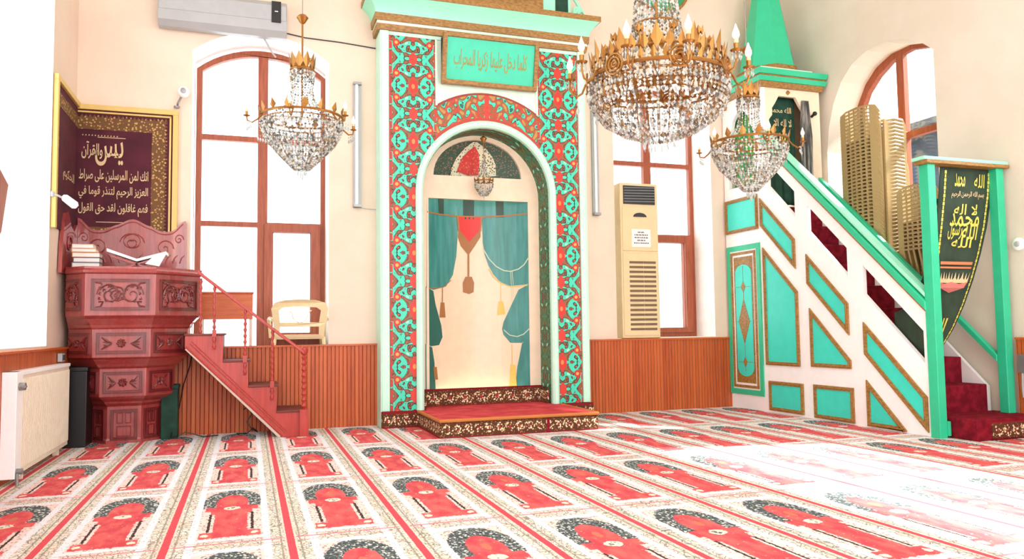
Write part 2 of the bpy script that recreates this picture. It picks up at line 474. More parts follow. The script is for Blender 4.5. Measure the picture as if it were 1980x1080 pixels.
M['robe'] = mat('grey_robe_cloth', rough=.85, fn=lambda c: c.mix(c.noise(c.vec(c.pos()[0]*8, c.pos()[1]*8, c.pos()[2]), 3, 3).smooth(.35,.6), (150,148,140), (70,72,70)))
M['chair'] = mat('tan_chair_plastic', (180,154,106), .5)
M['chairw'] = mat('pale_cream_chair_plastic', (230,214,168), .35)
M['bulb'] = mat('lit_candle_bulb', (255,244,226), .3, emit=1.2)
M['candle'] = mat('ivory_candle_sleeve', (236,214,170), .5)
M['medal'] = mat('medallion_green', (46,150,104), .4)
M['stone'] = mat('outside_blue_grey_render', rough=.9, fn=lambda c: c.mix(c.noise(c.vec(*c.pos()), 1.6, 4).smooth(.3,.7), (44,56,70), (20,26,36)))
def glassmat():
    m = bpy.data.materials.new('window_glass'); m.use_nodes = True; nt = m.node_tree; nt.nodes.clear()
    o = nt.nodes.new('ShaderNodeOutputMaterial'); mx = nt.nodes.new('ShaderNodeMixShader'); t = nt.nodes.new('ShaderNodeBsdfTransparent')
    g = nt.nodes.new('ShaderNodeBsdfGlossy'); g.inputs['Roughness'].default_value = .05
    t.inputs[0].default_value = (.95,.98,.98,1); mx.inputs[0].default_value = .06
    nt.links.new(t.outputs[0], mx.inputs[1]); nt.links.new(g.outputs[0], mx.inputs[2]); nt.links.new(mx.outputs[0], o.inputs[0]); return m
M['glass'] = glassmat()
def crystal(name, col, tr):
    m = mat(name, col, .06, trans=tr, spec=.9, fn=lambda c: None); m.node_tree.nodes['Principled BSDF'].inputs['IOR'].default_value = 1.35
    return m
M['cry'] = [crystal('clear_crystal', (226,234,230), .6), crystal('milky_crystal', (232,236,230), .2), crystal('smoky_crystal', (136,130,122), .4), crystal('amber_crystal', (196,166,116), .4)]

# ================================================================== ROOM
XL, XR, YB, ZC, Y0 = -1.76, 7.30, 9.15, 7.2, -3.0
b = MB(); b.box(XL-.6, XR+.6, Y0, YB+.7, -.2, -.012); struct(b.build('floor', M['ceil']))
b = MB(); b.box(XL-.6, XR+.6, Y0, YB+.7, ZC, ZC+.2); struct(b.build('ceiling', M['ceil']))
b = MB(); b.box(XL+.002, XR-.002, Y0, YB-.002, -.011, 0)
tag(b.build('carpet', M['carpet']), 'wall to wall red and cream prayer carpet with rows of niche motifs on the floor', 'carpet')

def arch_pts(x0, x1, z0, zs, zc, n=14):
    """rectangle with a segmental arch on top, anticlockwise"""
    xc = (x0+x1)/2; h = zc-zs; w = (x1-x0)/2; R = (w*w+h*h)/(2*h); a = math.asin(min(1, w/R))
    pts = [(x0, z0), (x1, z0)]
    for i in range(n+1):
        t = a-2*a*i/n; pts.append((xc+R*sin(t), zc-R+R*cos(t)))
    return pts
W1 = arch_pts(-.62, .875, .62, 4.27, 4.54)
W2 = arch_pts(4.58, 6.08, .96, 4.27, 4.54)
NI = [(1.85, -.02), (3.6, -.02), (3.6, 3.7), (1.85, 3.7)]
b = MB(); b.plate(rect(XL-.6, -.02, XR+.6, ZC), [W1, W2, NI], XZ, YB, YB+.6, 0)
o = b.build('wall_back', [M['wall'], M['reveal']])
for p in o.data.polygons:                       # reveals are painted white
    if abs(p.normal.y) < .5: p.material_index = 1
struct(o)
# left wall with a tall arched opening nearer the camera
LW = arch_pts(5.2, 8.1, 1.0, 4.9, 5.6); LW2 = arch_pts(.2, 3.1, 1.0, 4.9, 5.6)
b = MB(); b.plate(rect(Y0, -.02, YB, ZC), [LW, LW2], YZ, XL, XL-.55, 0)
o = b.build('wall_left', [M['wall'], M['reveal']])
for p in o.data.polygons:
    if abs(p.normal.x) < .5: p.material_index = 1
struct(o)
# right wall: arched window behind the minbar and an added unseen opening shaped for the sun patch
RW = [(6.52,1.1),(8.26,1.1),(8.25,3.4),(8.2,3.72),(8.1,4.02),(7.95,4.26),(7.75,4.43),(7.5,4.52),(7.2,4.53),(6.9,4.45),(6.68,4.33),(6.52,4.19)]
RW_SUN = rect(1.6, 2.2, 5.3, 4.3)
b = MB(); b.plate(rect(Y0, -.02, YB, ZC), [RW, RW_SUN], YZ, XR, XR+.5, 0)
struct(b.build('wall_right', [M['wall_r']]))

# wainscot
b = MB(); b.box(XL+.05, 1.435, YB-.055, YB-.004, 0, .93); b.box(XL+.05, 1.435, YB-.075, YB+.0, .93, .95, 1)
struct(b.build('trim_1', [M['wain0'], M['board']]))
b = MB(); b.box(4.09, 6.28, YB-.055, YB-.004, 0, .93); b.box(4.09, 6.28, YB-.075, YB+.0, .93, .95, 1)
struct(b.build('trim_2', [M['wain0'], M['board']]))
b = MB(); b.box(XL+.004, XL+.05, Y0, YB-.06, 0, .96); b.box(XL-.0, XL+.07, Y0, YB-.08, .96, .98, 1)
struct(b.build('trim_3', [M['wain1'], M['board']]))
b = MB(); b.box(XR-.05, XR-.004, 3.2, 5.68, 0, .93); b.box(XR-.065, XR, 3.2, 5.68, .93, .95, 1)
struct(b.build('trim_4', [M['wain1'], M['board']]))

# windows in the back wall (frame at y 9.65)
def back_window(name, dx, zb):
    root = bpy.data.objects.new(name, None); COL.objects.link(root); root.location = (dx+.14, 9.65, zb); ORG[root.name] = Vector(root.location); root['kind'] = 'structure'
    out = arch_pts(-.605+dx, .885+dx, zb, 4.22, 4.5)
    def cell(x0, x1, z0, z1): return rect(x0+dx, z0, x1+dx, z1)
    def toparch(x0, x1, z0):
        w = .745; h = .28; R = (w*w+h*h)/(2*h); pts = [(x0+dx, z0), (x1+dx, z0)]
        for i in range(7):
            x = x1+(x0-x1)*i/6; z = 4.5-.075-R+sqrt(max(0, R*R-(x-.14)**2)); pts.append((x+dx, z))
        return pts
    cells = [toparch(-.54, .085, 3.44), toparch(.2, .82, 3.44), cell(-.54, .085, 2.41, 3.375), cell(.2, .82, 2.41, 3.375),
             cell(-.54, .085, zb+.10, 2.35), cell(.27, .70, zb+.46 if zb < .9 else zb+.12, 2.29)]
    b = MB(); b.plate(out, cells, XZ, 9.62, 9.70); b.build('window_frame', M['frame'], root, bevel=.006)
    b = MB(); b.plate(rect(.165+dx, zb+.06, .82+dx, 2.39), [rect(.262+dx, zb+.47 if zb < .9 else zb+.13, .708+dx, 2.295)], XZ, 9.585, 9.62)
    b.build('casement', M['frame'], root, bevel=.005)
    b = MB(); b.plate(inset(out, .03), [], XZ, 9.655, 9.662); b.build('pane', M['glass'], root)
    return root
back_window('window_1', 0, .62)
back_window('window_2', 5.2, .96)
# right window frame at x 7.75
root = bpy.data.objects.new('window_3', None); COL.objects.link(root); root.location = (7.72, 7.4, 1.1); ORG[root.name] = Vector(root.location); root['kind'] = 'structure'
RF = [(6.5,1.1),(8.12,1.1),(8.12,4.0),(8.0,4.22),(7.8,4.4),(7.55,4.52),(7.25,4.57),(6.9,4.5),(6.5,4.3)]
hol = [[(7.44,3.47),(8.02,3.47),(8.02,3.96),(7.92,4.14),(7.74,4.3),(7.52,4.42),(7.44,4.44)],
       [(6.6,3.47),(7.33,3.47),(7.33,4.46),(7.2,4.47),(6.9,4.4),(6.6,4.26)], rect(7.44,1.2,8.02,3.39), rect(6.6,1.2,7.33,3.39)]
b = MB(); b.plate(RF, hol, YZ, 7.70, 7.78); b.build('window_frame', M['frame'], root, bevel=.006)
b = MB(); b.plate(inset(RF, .03), [], YZ, 7.735, 7.742); b.build('pane', M['glass'], root)
root = bpy.data.objects.new('window_4', None); COL.objects.link(root); root.location = (7.75, 3.55, 2.35); ORG[root.name] = Vector(root.location); root['kind'] = 'structure'  # unseen window added to let the sun onto the carpet
b = MB(); b.plate(rect(1.6,2.2,5.3,4.3), [rect(1.66,2.26,3.42,4.24), rect(3.48,2.26,5.24,4.24)], YZ, 7.72, 7.78); b.build('window_frame', M['frame'], root)  # frame of the added unseen window
# left windows
for i, (ya, yb) in enumerate(((5.2, 8.1), (.2, 3.1))):
    root = bpy.data.objects.new('window_%d' % (5+i), None); COL.objects.link(root); root.location = (-2.25, (ya+yb)/2, 1.0); ORG[root.name] = Vector(root.location); root['kind'] = 'structure'
    ym = (ya+yb)/2
    out = arch_pts(ya, yb, 1.0, 4.9, 5.6)
    b = MB(); b.plate(out, [rect(ya+.08,1.08,ym-.05,3.2), rect(ym+.05,1.08,yb-.08,3.2), rect(ya+.08,3.28,ym-.05,4.9), rect(ym+.05,3.28,yb-.08,4.9)], YZ, -2.29, -2.22)
    b.build('window_frame', M['frame'], root)
    if i == 0:                                    # sash hinged open into the recess
        s_ = MB(); pts = [(-1.97,6.7,2.62),(-1.97,7.42,2.36),(-1.98,7.30,1.95),(-1.98,6.7,1.45)]
        def q(p, d): return Vector(p)+Vector((d,0,0))
        s_.add([q(p,0) for p in pts]+[q(p,.05) for p in pts], [(0,1,2,3),(7,6,5,4),(0,4,5,1),(1,5,6,2),(2,6,7,3),(3,7,4,0)])
        s_.build('casement', M['frame'], root)

# outside the right window
o = thing('neighbouring_building', 'dark blue grey building seen through the lower panes of the right arched window', 'building', (13, 8.5, 0))
b = MB(); b.box(12, 14, 3, 13, -.5, 4.75); b.build('wall', M['stone'], o)
b = MB(); b.box(11.8, 14.2, 2.8, 13.2, 4.75, 4.87); b.build('eaves', M['dark'], o)

# ================================================================== MIHRAB
XC = 2.725
mih = thing('mihrab', 'tall mint green prayer niche with red and turquoise floral panels between the two back windows', 'mihrab', (XC, 9.0, 0))
def semi(R, zs, n=28, xc=XC): return [(xc+R*cos(pi*i/n), zs+R*sin(pi*i/n)) for i in range(n+1)]   # right to left over the top
def doorway(R, z0, zs=2.74, n=28): return [(XC-R, z0), (XC+R, z0)]+semi(R, zs, n)
# body of the facade (pale mint)
YF = 8.86
b = MB(); b.plate(rect(1.44, 0, 4.02, 4.70), [[(1.93,0.002),(3.52,0.002)]+semi(.797, 2.74)], XZ, YF, YB)
b.build('facade', M['mintw'], mih)
b = MB()
for x0, x1 in ((1.44, 1.53), (3.94, 4.02)): b.box(x0, x1, YF-.035, YF, 0.18, 4.62)
b.box(1.53, 3.94, YF-.02, YF, 4.575, 4.62)
b.box(1.425,1.44,YF-.035,YB-.001,0,4.62); b.box(4.02,4.035,YF-.035,YB-.001,0,4.62)
b.build('corner_strip', M['mintl'], mih, bevel=.008)
# floral panels
OC = (XC, 2.85, 1.126)
def outer_z(x): return OC[1]+sqrt(max(0, OC[2]**2-(x-OC[0])**2))
def ringpts(xa, xb, R=.885, zs=2.74, n=12):
    out = []
    for i in range(n+1):
        x = xa+(xb-xa)*i/n; d = R*R-(x-XC)**2
        out.append((x, zs+sqrt(d) if d > 0 else zs))
    return out
left = [(1.535, .18), (XC-.885, .18), (XC-.885, 2.74)]+ringpts(XC-.885, 2.10)[1:]+[(2.10, 4.575), (1.535, 4.575)]
b = MB(); b.plate(left, [], XZ, YF-.012, YF); b.build('floral_panel', M['flo_l'], mih)
right = [(3.935, .18), (3.935, 4.575), (3.385, 4.575)]+ringpts(3.385, XC+.885)+[(XC+.885, .18)]
b = MB(); b.plate(right, [], XZ, YF-.012, YF); b.build('floral_panel', M['flo_r'], mih)
lo = ringpts(2.10, 3.385); hi = [(3.385-(1.285)*i/16, outer_z(3.385-(1.285)*i/16)) for i in range(17)]
b = MB(); b.plate(lo+hi, [], XZ, YF-.0125, YF); b.build('floral_arch_band', M['flo_a'], mih)
for x in (2.10, 3.385):
    b = MB(); b.box(x-.012, x+.012, YF-.02, YF, outer_z(x)-.01, 4.575); b.build('thin_moulding', M['mintw'], mih)
# mint moulding round the mouth
b = MB(); rings = []
prof = [(.797,0),(.80,-.05),(.825,-.075),(.86,-.075),(.885,-.05),(.885,0)]
path = [('s', .002)]+[('a', i) for i in range(29)]
pts = []
for k, (t, i) in enumerate([('l', 0.18), ('l', 2.74)]+[('a', j) for j in range(1, 28)]+[('r', 2.74), ('r', .18)]):
    r = []
    for R, d in prof:
        if t == 'l': r.append((XC-R, YF+d, i))
        elif t == 'r': r.append((XC+R, YF+d, i))
        else: an = pi-pi*i/28; r.append((XC+R*cos(an), YF+d, 2.74+R*sin(an)))
    rings.append(r)
b.loft(rings); b.build('arch_moulding', M['mintl'], mih, smooth=True)
# niche lining: floral reveal then cream back wall with mural and tympanum
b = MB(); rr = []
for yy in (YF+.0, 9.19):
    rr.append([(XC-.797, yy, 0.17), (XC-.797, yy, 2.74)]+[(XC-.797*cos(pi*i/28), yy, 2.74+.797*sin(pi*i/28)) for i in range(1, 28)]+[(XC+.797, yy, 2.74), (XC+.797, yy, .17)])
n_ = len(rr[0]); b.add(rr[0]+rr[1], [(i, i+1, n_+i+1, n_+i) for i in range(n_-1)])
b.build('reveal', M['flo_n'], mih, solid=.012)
TYM = [(2.715+.575*cos(pi*i/20), 3.01+.47*sin(pi*i/20)) for i in range(21)]
MUR = rect(2.075, .37, 3.375, 2.72)
b = MB(); b.plate([(XC-.81, .1), (XC+.81, .1)]+semi(.81, 2.74), [TYM[::-1], MUR], XZ, 9.2, 9.24); b.build('niche_wall', M['cream'], mih)
def mury(x): return 9.21+.24*(1-((x-XC)/.66)**2)
def mmap(x, z, d):
    y = 9.4
    for _ in range(4):
        X = x*y/9.4; y = min(9.47, max(9.2, mury(X)))
    return (x*y/9.4, y-d, 1.1+(z-1.1)*y/9.4)
def shell(mb, poly, d, mi, fn=mmap, step=.06):
    bm = bmesh.new(); vs = [bm.verts.new((a, c_, 0)) for a, c_ in poly]
    f = bm.faces.new(vs); bmesh.ops.triangulate(bm, faces=[f])
    x0 = min(p[0] for p in poly); x1 = max(p[0] for p in poly); k = int((x1-x0)/step)
    for i in range(1, k+1):
        bmesh.ops.bisect_plane(bm, geom=bm.verts[:]+bm.edges[:]+bm.faces[:], plane_co=(x0+(x1-x0)*i/(k+1), 0, 0), plane_no=(1, 0, 0))
    bm.verts.index_update()
    mb.add([fn(v.co.x, v.co.y, d) for v in bm.verts], [tuple(v.index for v in f.verts) for f in bm.faces], mi); bm.free()
b = MB()
b.grid(24, 1, lambda u, v: (2.06+1.33*u, max(9.2, mury(2.06+1.33*u))+.001, .34+2.42*v), 0)
L = {'lc':([(2.10,2.79),(2.494,2.75),(2.494,2.285),(2.474,2.021),(2.428,1.788),(2.337,1.642),(2.175,1.598),(2.09,1.627)],1),
 'rc':([(2.814,2.75),(3.46,2.80),(3.445,1.678),(3.19,1.653),(3.10,1.68),(3.035,1.72),(2.96,1.80),(2.899,1.911),(2.85,2.05),(2.825,2.205)],1),
 'top':([(2.10,2.79),(3.46,2.82),(3.42,2.60),(3.25,2.566),(3.108,2.556),(2.95,2.55),(2.798,2.536),(2.494,2.534),(2.36,2.535),(2.2,2.56),(2.1,2.57)],1),
 'll':([(2.08,1.64),(2.175,1.584),(2.203,1.412),(2.274,1.153),(2.288,1.01),(2.243,.911),(2.141,.899),(2.08,.928)],7),
 'lb':([(2.07,.93),(2.156,.884),(2.183,.699),(2.196,.36),(2.07,.34)],7),
 'rl':([(3.45,1.68),(3.3,1.603),(3.187,1.38),(3.091,1.189),(3.07,1.1),(3.088,1.027),(3.18,.922),(3.337,.919),(3.45,1.0)],1),
 'rb':([(3.45,1.05),(3.337,.905),(3.27,.611),(3.235,.33),(3.45,.33)],1)}
for k, (p, mi) in L.items(): shell(b, p, .004, mi)
for p, mi in (([(2.507,2.344),(2.642,2.201),(2.796,2.352),(2.795,2.278),(2.718,2.158),(2.634,2.039),(2.536,2.154),(2.498,2.27)],4),
              ([(2.494,2.526),(2.507,2.344),(2.642,2.201),(2.796,2.352),(2.813,2.537)],3),
              ([(2.622,2.053),(2.619,1.75),(2.641,1.75),(2.644,2.054)],4),
              ([(2.592,1.766),(2.555,1.687),(2.56,1.571),(2.635,1.548),(2.696,1.571),(2.704,1.688),(2.674,1.767)],4),
              ([(2.268,1.441),(2.252,1.254),(2.328,1.253),(2.315,1.44)],4), ([(2.287,1.62),(2.285,1.44),(2.295,1.44),(2.297,1.62)],4),
              ([(3.026,1.454),(3.005,1.278),(3.117,1.292),(3.088,1.454)],5), ([(3.054,1.69),(3.054,1.45),(3.062,1.45),(3.062,1.69)],5),
              ([(2.168,.643),(2.182,.486),(2.226,.485),(2.212,.641)],4), ([(3.176,.643),(3.157,.351),(3.26,.348),(3.239,.642)],5),
              ([(3.195,.9),(3.195,.64),(3.203,.64),(3.203,.9)],5),
              ([(2.24,2.79),(2.25,2.541),(2.315,2.543),(2.318,2.79)],2), ([(2.571,2.79),(2.569,2.50),(2.712,2.50),(2.714,2.79)],2),
              ([(3.001,2.80),(3.008,2.537),(3.108,2.541),(3.111,2.80)],2)): shell(b, p, .008, mi)
def ribbon(pts, w, d, mi):
    for (x0, z0), (x1, z1) in zip(pts, pts[1:]):
        dx, dz = x1-x0, z1-z0; l = sqrt(dx*dx+dz*dz) or 1; nx, nz = -dz/l*w, dx/l*w
        shell(b, [(x0-nx,z0-nz),(x1-nx,z1-nz),(x1+nx,z1+nz),(x0+nx,z0+nz)], d, mi)
ribbon([(2.10,2.575),(2.25,2.55),(2.494,2.532),(2.8,2.535),(3.108,2.557),(3.43,2.60)], .009, .012, 4)
ribbon([(2.494,2.53),(2.512,2.344),(2.642,2.19),(2.792,2.352),(2.81,2.53)], .012, .012, 4)
ribbon([(2.83,2.12),(2.9,2.0),(3.0,1.9),(3.1,1.85),(3.19,1.84),(3.3,1.87),(3.38,1.93),(3.44,2.02)], .007, .012, 6)
ribbon([(3.195,1.84),(3.2,1.7),(3.205,1.45)], .004, .012, 6); ribbon([(3.215,1.84),(3.225,1.7),(3.23,1.5)], .004, .012, 6)
ribbon([(3.09,1.09),(3.17,1.02),(3.27,1.0),(3.36,1.03),(3.44,1.1)], .006, .012, 6)
ribbon([(2.12,1.62),(2.3,1.63),(2.40,1.72)], .005, .012, 4); ribbon([(2.9,1.87),(2.96,1.77),(3.04,1.70),(3.19,1.64),(3.42,1.66)], .006, .012, 5)
b.build('painted_curtain_mural', M['mur'], mih, fix=False)
# tympanum: shallow half dome with painted fan
def tmap(x, z, d):
    r = min(1, (((x-2.715)/.575)**2+((z-3.01)/.47)**2)); return (x, 9.24+.13*(1-r)-d*3, z)
b = MB()
nr, na = 8, 24
vs = []; 
for i in range(nr+1):
    for j in range(na+1):
        a = pi*j/na; x = 2.715+.575*(i/nr)*cos(a); z = 3.01+.47*(i/nr)*sin(a); vs.append(tmap(x, z, 0))
b.add(vs, [(i*(na+1)+j, i*(na+1)+j+1, (i+1)*(na+1)+j+1, (i+1)*(na+1)+j) for i in range(nr) for j in range(na)], 0)
b.add([tmap(2.715-.575+1.15*i/12, 3.01, 0) for i in range(13)]+[(2.715-.575+1.15*i/12, 9.21, 3.01) for i in range(13)], [(i, i+1, 14+i, 13+i) for i in range(12)], 2)
fan = [(2.38,3.03),(2.74,3.03),(2.99,3.06),(2.98,3.2),(2.93,3.3),(2.84,3.39),(2.72,3.46),(2.66,3.46),(2.56,3.38),(2.46,3.26),(2.4,3.13)]
shell(b, fan, .006, 2, tmap, .08)
shell(b, [(2.47,3.09),(2.62,3.05),(2.76,3.06),(2.77,3.2),(2.75,3.33),(2.69,3.41),(2.6,3.34),(2.52,3.24)], .010, 1, tmap, .08)
b.build('painted_tympanum', M['tym'], mih, fix=False)
# cornice
def cornice(z0, z1, out0, out1, m_, name, xa=1.44, xb=4.02):
    b = MB(); r = []
    for z, o_ in ((z0, out0), (z1, out1)):
        r.append([(xa-o_, YF-o_, z), (xb+o_, YF-o_, z), (xb+o_, YB-.002, z), (xa-o_, YB-.002, z)])
    b.loft(r); return b.build(name, m_, mih)
cornice(4.62, 4.69, .045, .055, M['gold'], 'gold_moulding')
cornice(4.69, 4.725, .05, .05, M['mintw'], 'pale_fillet')
cornice(4.725, 4.81, .07, .075, M['gold'], 'gold_moulding')
b = MB(); r = []
for i in range(9):
    t = i/8; o_ = .07+.11*(1-cos(t*pi/2)); z = 4.81+.17*t
    r.append([(1.44-o_, YF-o_, z), (4.02+o_, YF-o_, z), (4.02+o_, YB-.002, z), (1.44-o_, YB-.002, z)])
b.loft(r); b.build('cornice_cove', M['mint'], mih, smooth=True)
cornice(4.98, 5.045, .19, .19, M['gold'], 'gold_moulding')
b = MB(); b.box(1.95, 3.62, YF-.03, YB-.002, 5.045, 5.75); b.build('crest_block', M['mint'], mih)
b = MB(); b.box(2.1, 3.48, YF-.045, YF-.03, 5.08, 5.4); b.build('crest_panel', M['gold'], mih)
b = MB(); b.box(3.62, 3.86, YF-.03, YF+.05, 5.045, 5.4); b.build('crest_side_panel', M['mint'], mih)
b = MB(); b.box(3.65, 3.82, YF-.042, YF-.03, 5.1, 5.36); b.build('dark_inset', M['gcloth'], mih)
b = MB(); pts = [(3.95+.055*(1-t/16)*cos(t*.75), YF-.01, 5.14+.07*(1-t/18)*sin(t*.75)) for t in range(15)]
b.tube(pts, .02, 8); b.tube([(3.86,YF-.01,5.05),(4.1,YF-.01,5.06),(4.0,YF-.01,5.2),(3.9,YF-.01,5.35),(3.86,YF-.01,5.4)], .022, 8); b.build('scroll', M['mint'], mih, smooth=True)
# carpet covered plinths
b = MB(); b.box(1.43, 1.925, YF-.12, YF-.0, 0, .18); b.build('carpet_plinth', M['bordx'], mih)
b = MB(); b.box(3.53, 4.03, YF-.12, YF, 0, .18); b.build('carpet_plinth', M['bordx'], mih)

# platform
pf = thing('carpeted_platform', 'low red carpeted step with ochre braid edge in front of the prayer niche', 'step', (2.7, 8.3, 0))
b = MB(); b.box(1.945, 3.505, 8.72, 9.19, 0, .172); b.box(1.84, 3.60, 7.70, 8.735, 0, .172)
b.build('body', M['bordy'], pf)
b = MB(); b.box(1.85, 3.59, 7.688, 7.70, .002, .15); b.build('front_border', M['bordx'], pf)
b = MB(); b.box(1.84, 3.60, 7.70, 8.735, .172, .182); b.box(1.945, 3.505, 8.735, 9.19, .172, .182); b.build('red_top', M['redpile'], pf)
b = MB(); b.tube([(1.84,8.73,.175),(1.84,7.69,.175),(3.60,7.69,.175),(3.60,8.73,.175)], .018, 8); b.build('edge_braid', M['ochre'], pf)
b = MB(); b.box(3.0,3.03,7.683,7.69,0,.15); b.build('seam', M['maroon'], pf)
b = MB(); b.box(1.95, 3.50, 9.12, 9.19, .182, .375); b.box(1.945,1.97,8.9,9.12,.182,.36); b.box(3.48,3.505,8.9,9.12,.182,.36); b.build('back_border', M['bordn'], pf)
b = MB(); b.tube([(1.95,9.13,.38),(3.5,9.13,.38)], .012, 6); b.build('red_piping', M['maroon'], pf)

# plaque hung on the mihrab
pl = thing('inscription_plaque', 'turquoise plaque with gold lettering in a gold wooden frame at the top of the niche', 'plaque', (2.755, 8.8, 4.04))
ty = lambda z: YF-.06-.13*(z-4.03)/.6
def PT(a, z, d): return (a, ty(z)-d, z)
P_ = rect(2.15, 4.035, 3.36, 4.62)
b = MB(); b.plate(P_, [inset(P_, .05)], PT, -.03, .03); b.build('frame', M['gold'], pl, bevel=.006)
b = MB(); b.plate(inset(P_, .048), [], PT, -.02, .0); b.build('board', M['plaq'], pl)
b = MB(); b.box(2.16, 3.35, YF-.05, YF-.02, 4.045, 4.6); b.build('shadow_slab', M['black'], pl)  # black slab put in as the shadow behind the tilted plaque
b = MB(); letters('كلما دخل عليها زكريا المحراب', 2.29, 4.21, 3.22, 4.45, lambda a, z: PT(a, z, .004), b)
b.build('writing', M['goldtxt'], pl, fix=False)

# ================================================================== CHANDELIERS
def beadline(b, pts, sp, r, h, rnd):
    d = 0; pts = [Vector(p) for p in pts]; acc = 0
    for p, q in zip(pts, pts[1:]):
        l = (q-p).length; t = sp-acc
        while t <= l:
            c = p.lerp(q, t/l); k = rnd.random()
            b.octa(c, r*(.85+.3*rnd.random()), h, 0 if k < .42 else 1 if k < .68 else 2 if k < .90 else 3); t += sp
        acc = (l-(t-sp))
def leaf(b, c, ang, h, w):
    c = Vector(c); o_ = Vector((cos(ang), sin(ang), 0)); s_ = Vector((-sin(ang), cos(ang), 0)); u = Vector((0, 0, 1))
    vs = [c, c+s_*w+u*h*.45, c+u*h+o_*w*.5, c-s_*w+u*h*.45, c+o_*.012+u*h*.45, c-o_*.012+u*h*.45]
    b.add(vs, [(0,1,4),(1,2,4),(2,3,4),(3,0,4),(1,0,5),(2,1,5),(3,2,5),(0,3,5)])
def candle(arm, p, s):
    x, y, z = p
    c = MB(); c.lathe((x,y,z), [(.006*s,0),(.03*s,.008*s),(.034*s,.014*s),(.012*s,.02*s),(.014*s,.05*s)], 10); c.build('cup', M['brass'], arm, smooth=True)
    c = MB(); c.lathe((x,y,z), [(.012*s,.03*s),(.012*s,.075*s)], 8); c.build('candle_sleeve', M['candle'], arm)
    c = MB(); c.lathe((x,y,z+.07*s), [(.009*s,0),(.019*s,.02*s),(.018*s,.038*s),(.009*s,.062*s),(.002*s,.085*s)], 10); c.build('bulb', M['bulb'], arm, smooth=True)
def small_chandelier(name, label, cx, cy, s, zb, group=None):
    rnd = random.Random(int(cx*100))
    Z = lambda z: zb+(z-2.42)*s
    r = thing(name, label, 'chandelier', (cx, cy, zb), group)
    b = MB(); b.tube([(cx,cy,Z(2.9)),(cx,cy,Z(3.78))], .008*s, 8); b.build('rod', M['brass'], r)
    b = MB(); b.lathe((cx,cy,Z(3.70)), [(.01,0),(.022*s,.01),(.05*s,.055*s),(.034*s,.075*s),(.012,.085*s)], 14); b.build('canopy', M['brass'], r, smooth=True)
    b = MB(); b.tube([(cx,cy,Z(3.77)),(cx,cy,ZC-.001)], .004, 6); b.build('chain', M['steel'], r)
    b = MB()
    b.tube([(cx+.095*s*cos(t*pi/12), cy+.095*s*sin(t*pi/12), Z(3.3)) for t in range(24)], .010*s, 6, True)
    for k in range(10): leaf(b, (cx+.095*s*cos(k*pi/5), cy+.095*s*sin(k*pi/5), Z(3.29)), k*pi/5, .15*s, .034*s)
    for k in range(8): a = k*pi/4+.3; b.tube([(cx+.02*cos(a),cy+.02*sin(a),Z(3.34)),(cx+.07*s*cos(a),cy+.07*s*sin(a),Z(3.40)),(cx+.1*s*cos(a),cy+.1*s*sin(a),Z(3.36))], .006*s, 5)
    b.build('crown', M['brass'], r)
    b = MB()
    b.tube([(cx+.335*s*cos(t*pi/20), cy+.335*s*sin(t*pi/20), Z(2.89)) for t in range(40)], .011*s, 6, True)
    b.tube([(cx+.33*s*cos(t*pi/20), cy+.33*s*sin(t*pi/20), Z(2.85)) for t in range(40)], .006*s, 6, True)
    for k in range(16): leaf(b, (cx+.34*s*cos(k*pi/8), cy+.34*s*sin(k*pi/8), Z(2.88)), k*pi/8, .10*s, .032*s)
    for k in range(4): a = k*pi/2; b.tube([(cx,cy,Z(2.9)),(cx+.335*s*cos(a),cy+.335*s*sin(a),Z(2.89))], .005*s, 5)
    b.build('basket_ring', M['brass'], r)
    b = MB(); N = 60
    for k in range(N):
        a = 2*pi*k/N+rnd.random()*.03; ca, sa = cos(a), sin(a)
        sp = [(.33,2.87),(.335,2.81),(.31,2.74),(.26,2.66),(.19,2.58),(.12,2.51),(.06,2.45)]
        if k % 2: sp = sp[:5]
        if k % 4 == 1: sp = sp[:4]
        beadline(b, [(cx+q*s*ca, cy+q*s*sa, Z(z)) for q, z in sp], .022*s, .0125*s, .013*s, rnd)
    for k in range(20):
        a = 2*pi*k/20; ca, sa = cos(a), sin(a)
        beadline(b, [(cx+q*s*ca, cy+q*s*sa, Z(z)) for q, z in ((.092,3.30),(.10,3.22),(.085,3.14),(.10,3.05),(.15,2.97),(.24,2.91))], .024*s, .0095*s, .012*s, rnd)
    for j, (q, z) in enumerate(((.10,3.24),(.10,3.27),(.325,2.80),(.27,2.67),(.15,2.54))):
        beadline(b, [(cx+q*s*cos(t*pi/18), cy+q*s*sin(t*pi/18), Z(z)) for t in range(37)], .022*s, .012*s, .016*s, rnd)
    for k in range(7): a = k*2*pi/7; b.octa((cx+.035*s*cos(a), cy+.035*s*sin(a), Z(2.415)), .010*s, .03*s, 0)
    b.octa((cx,cy,Z(2.39)), .016*s, .04*s, 0)
    o = b.build('crystal_beads', M['cry'], r, fix=False); o['kind'] = 'stuff'
    for k in range(6):
        a = k*pi/3+.25; ca, sa = cos(a), sin(a); b = MB()
        b.tube([(cx+q*s*ca, cy+q*s*sa, Z(z)) for q, z in ((.33,2.88),(.37,2.83),(.41,2.80),(.45,2.81),(.455,2.85))], .007*s, 6)
        arm = b.build('arm', M['brass'], r, smooth=True); candle(arm, (cx+.455*s*ca, cy+.455*s*sa, Z(2.84)), s*.85)
        b = MB()
        for j in range(5):
            w = a+(j-2)*.07; b.octa((cx+.44*s*cos(w), cy+.44*s*sin(w), Z(2.79)), .007*s, .01*s, 0); b.octa((cx+.44*s*cos(w), cy+.44*s*sin(w), Z(2.755)), .010*s, .022*s, 0)
        b.build('pendants', M['cry'], arm, fix=False)
    return r
small_chandelier('crystal_chandelier', 'smaller crystal basket chandelier hanging in front of the left window', .41, 6.6, 1.0, 2.42)
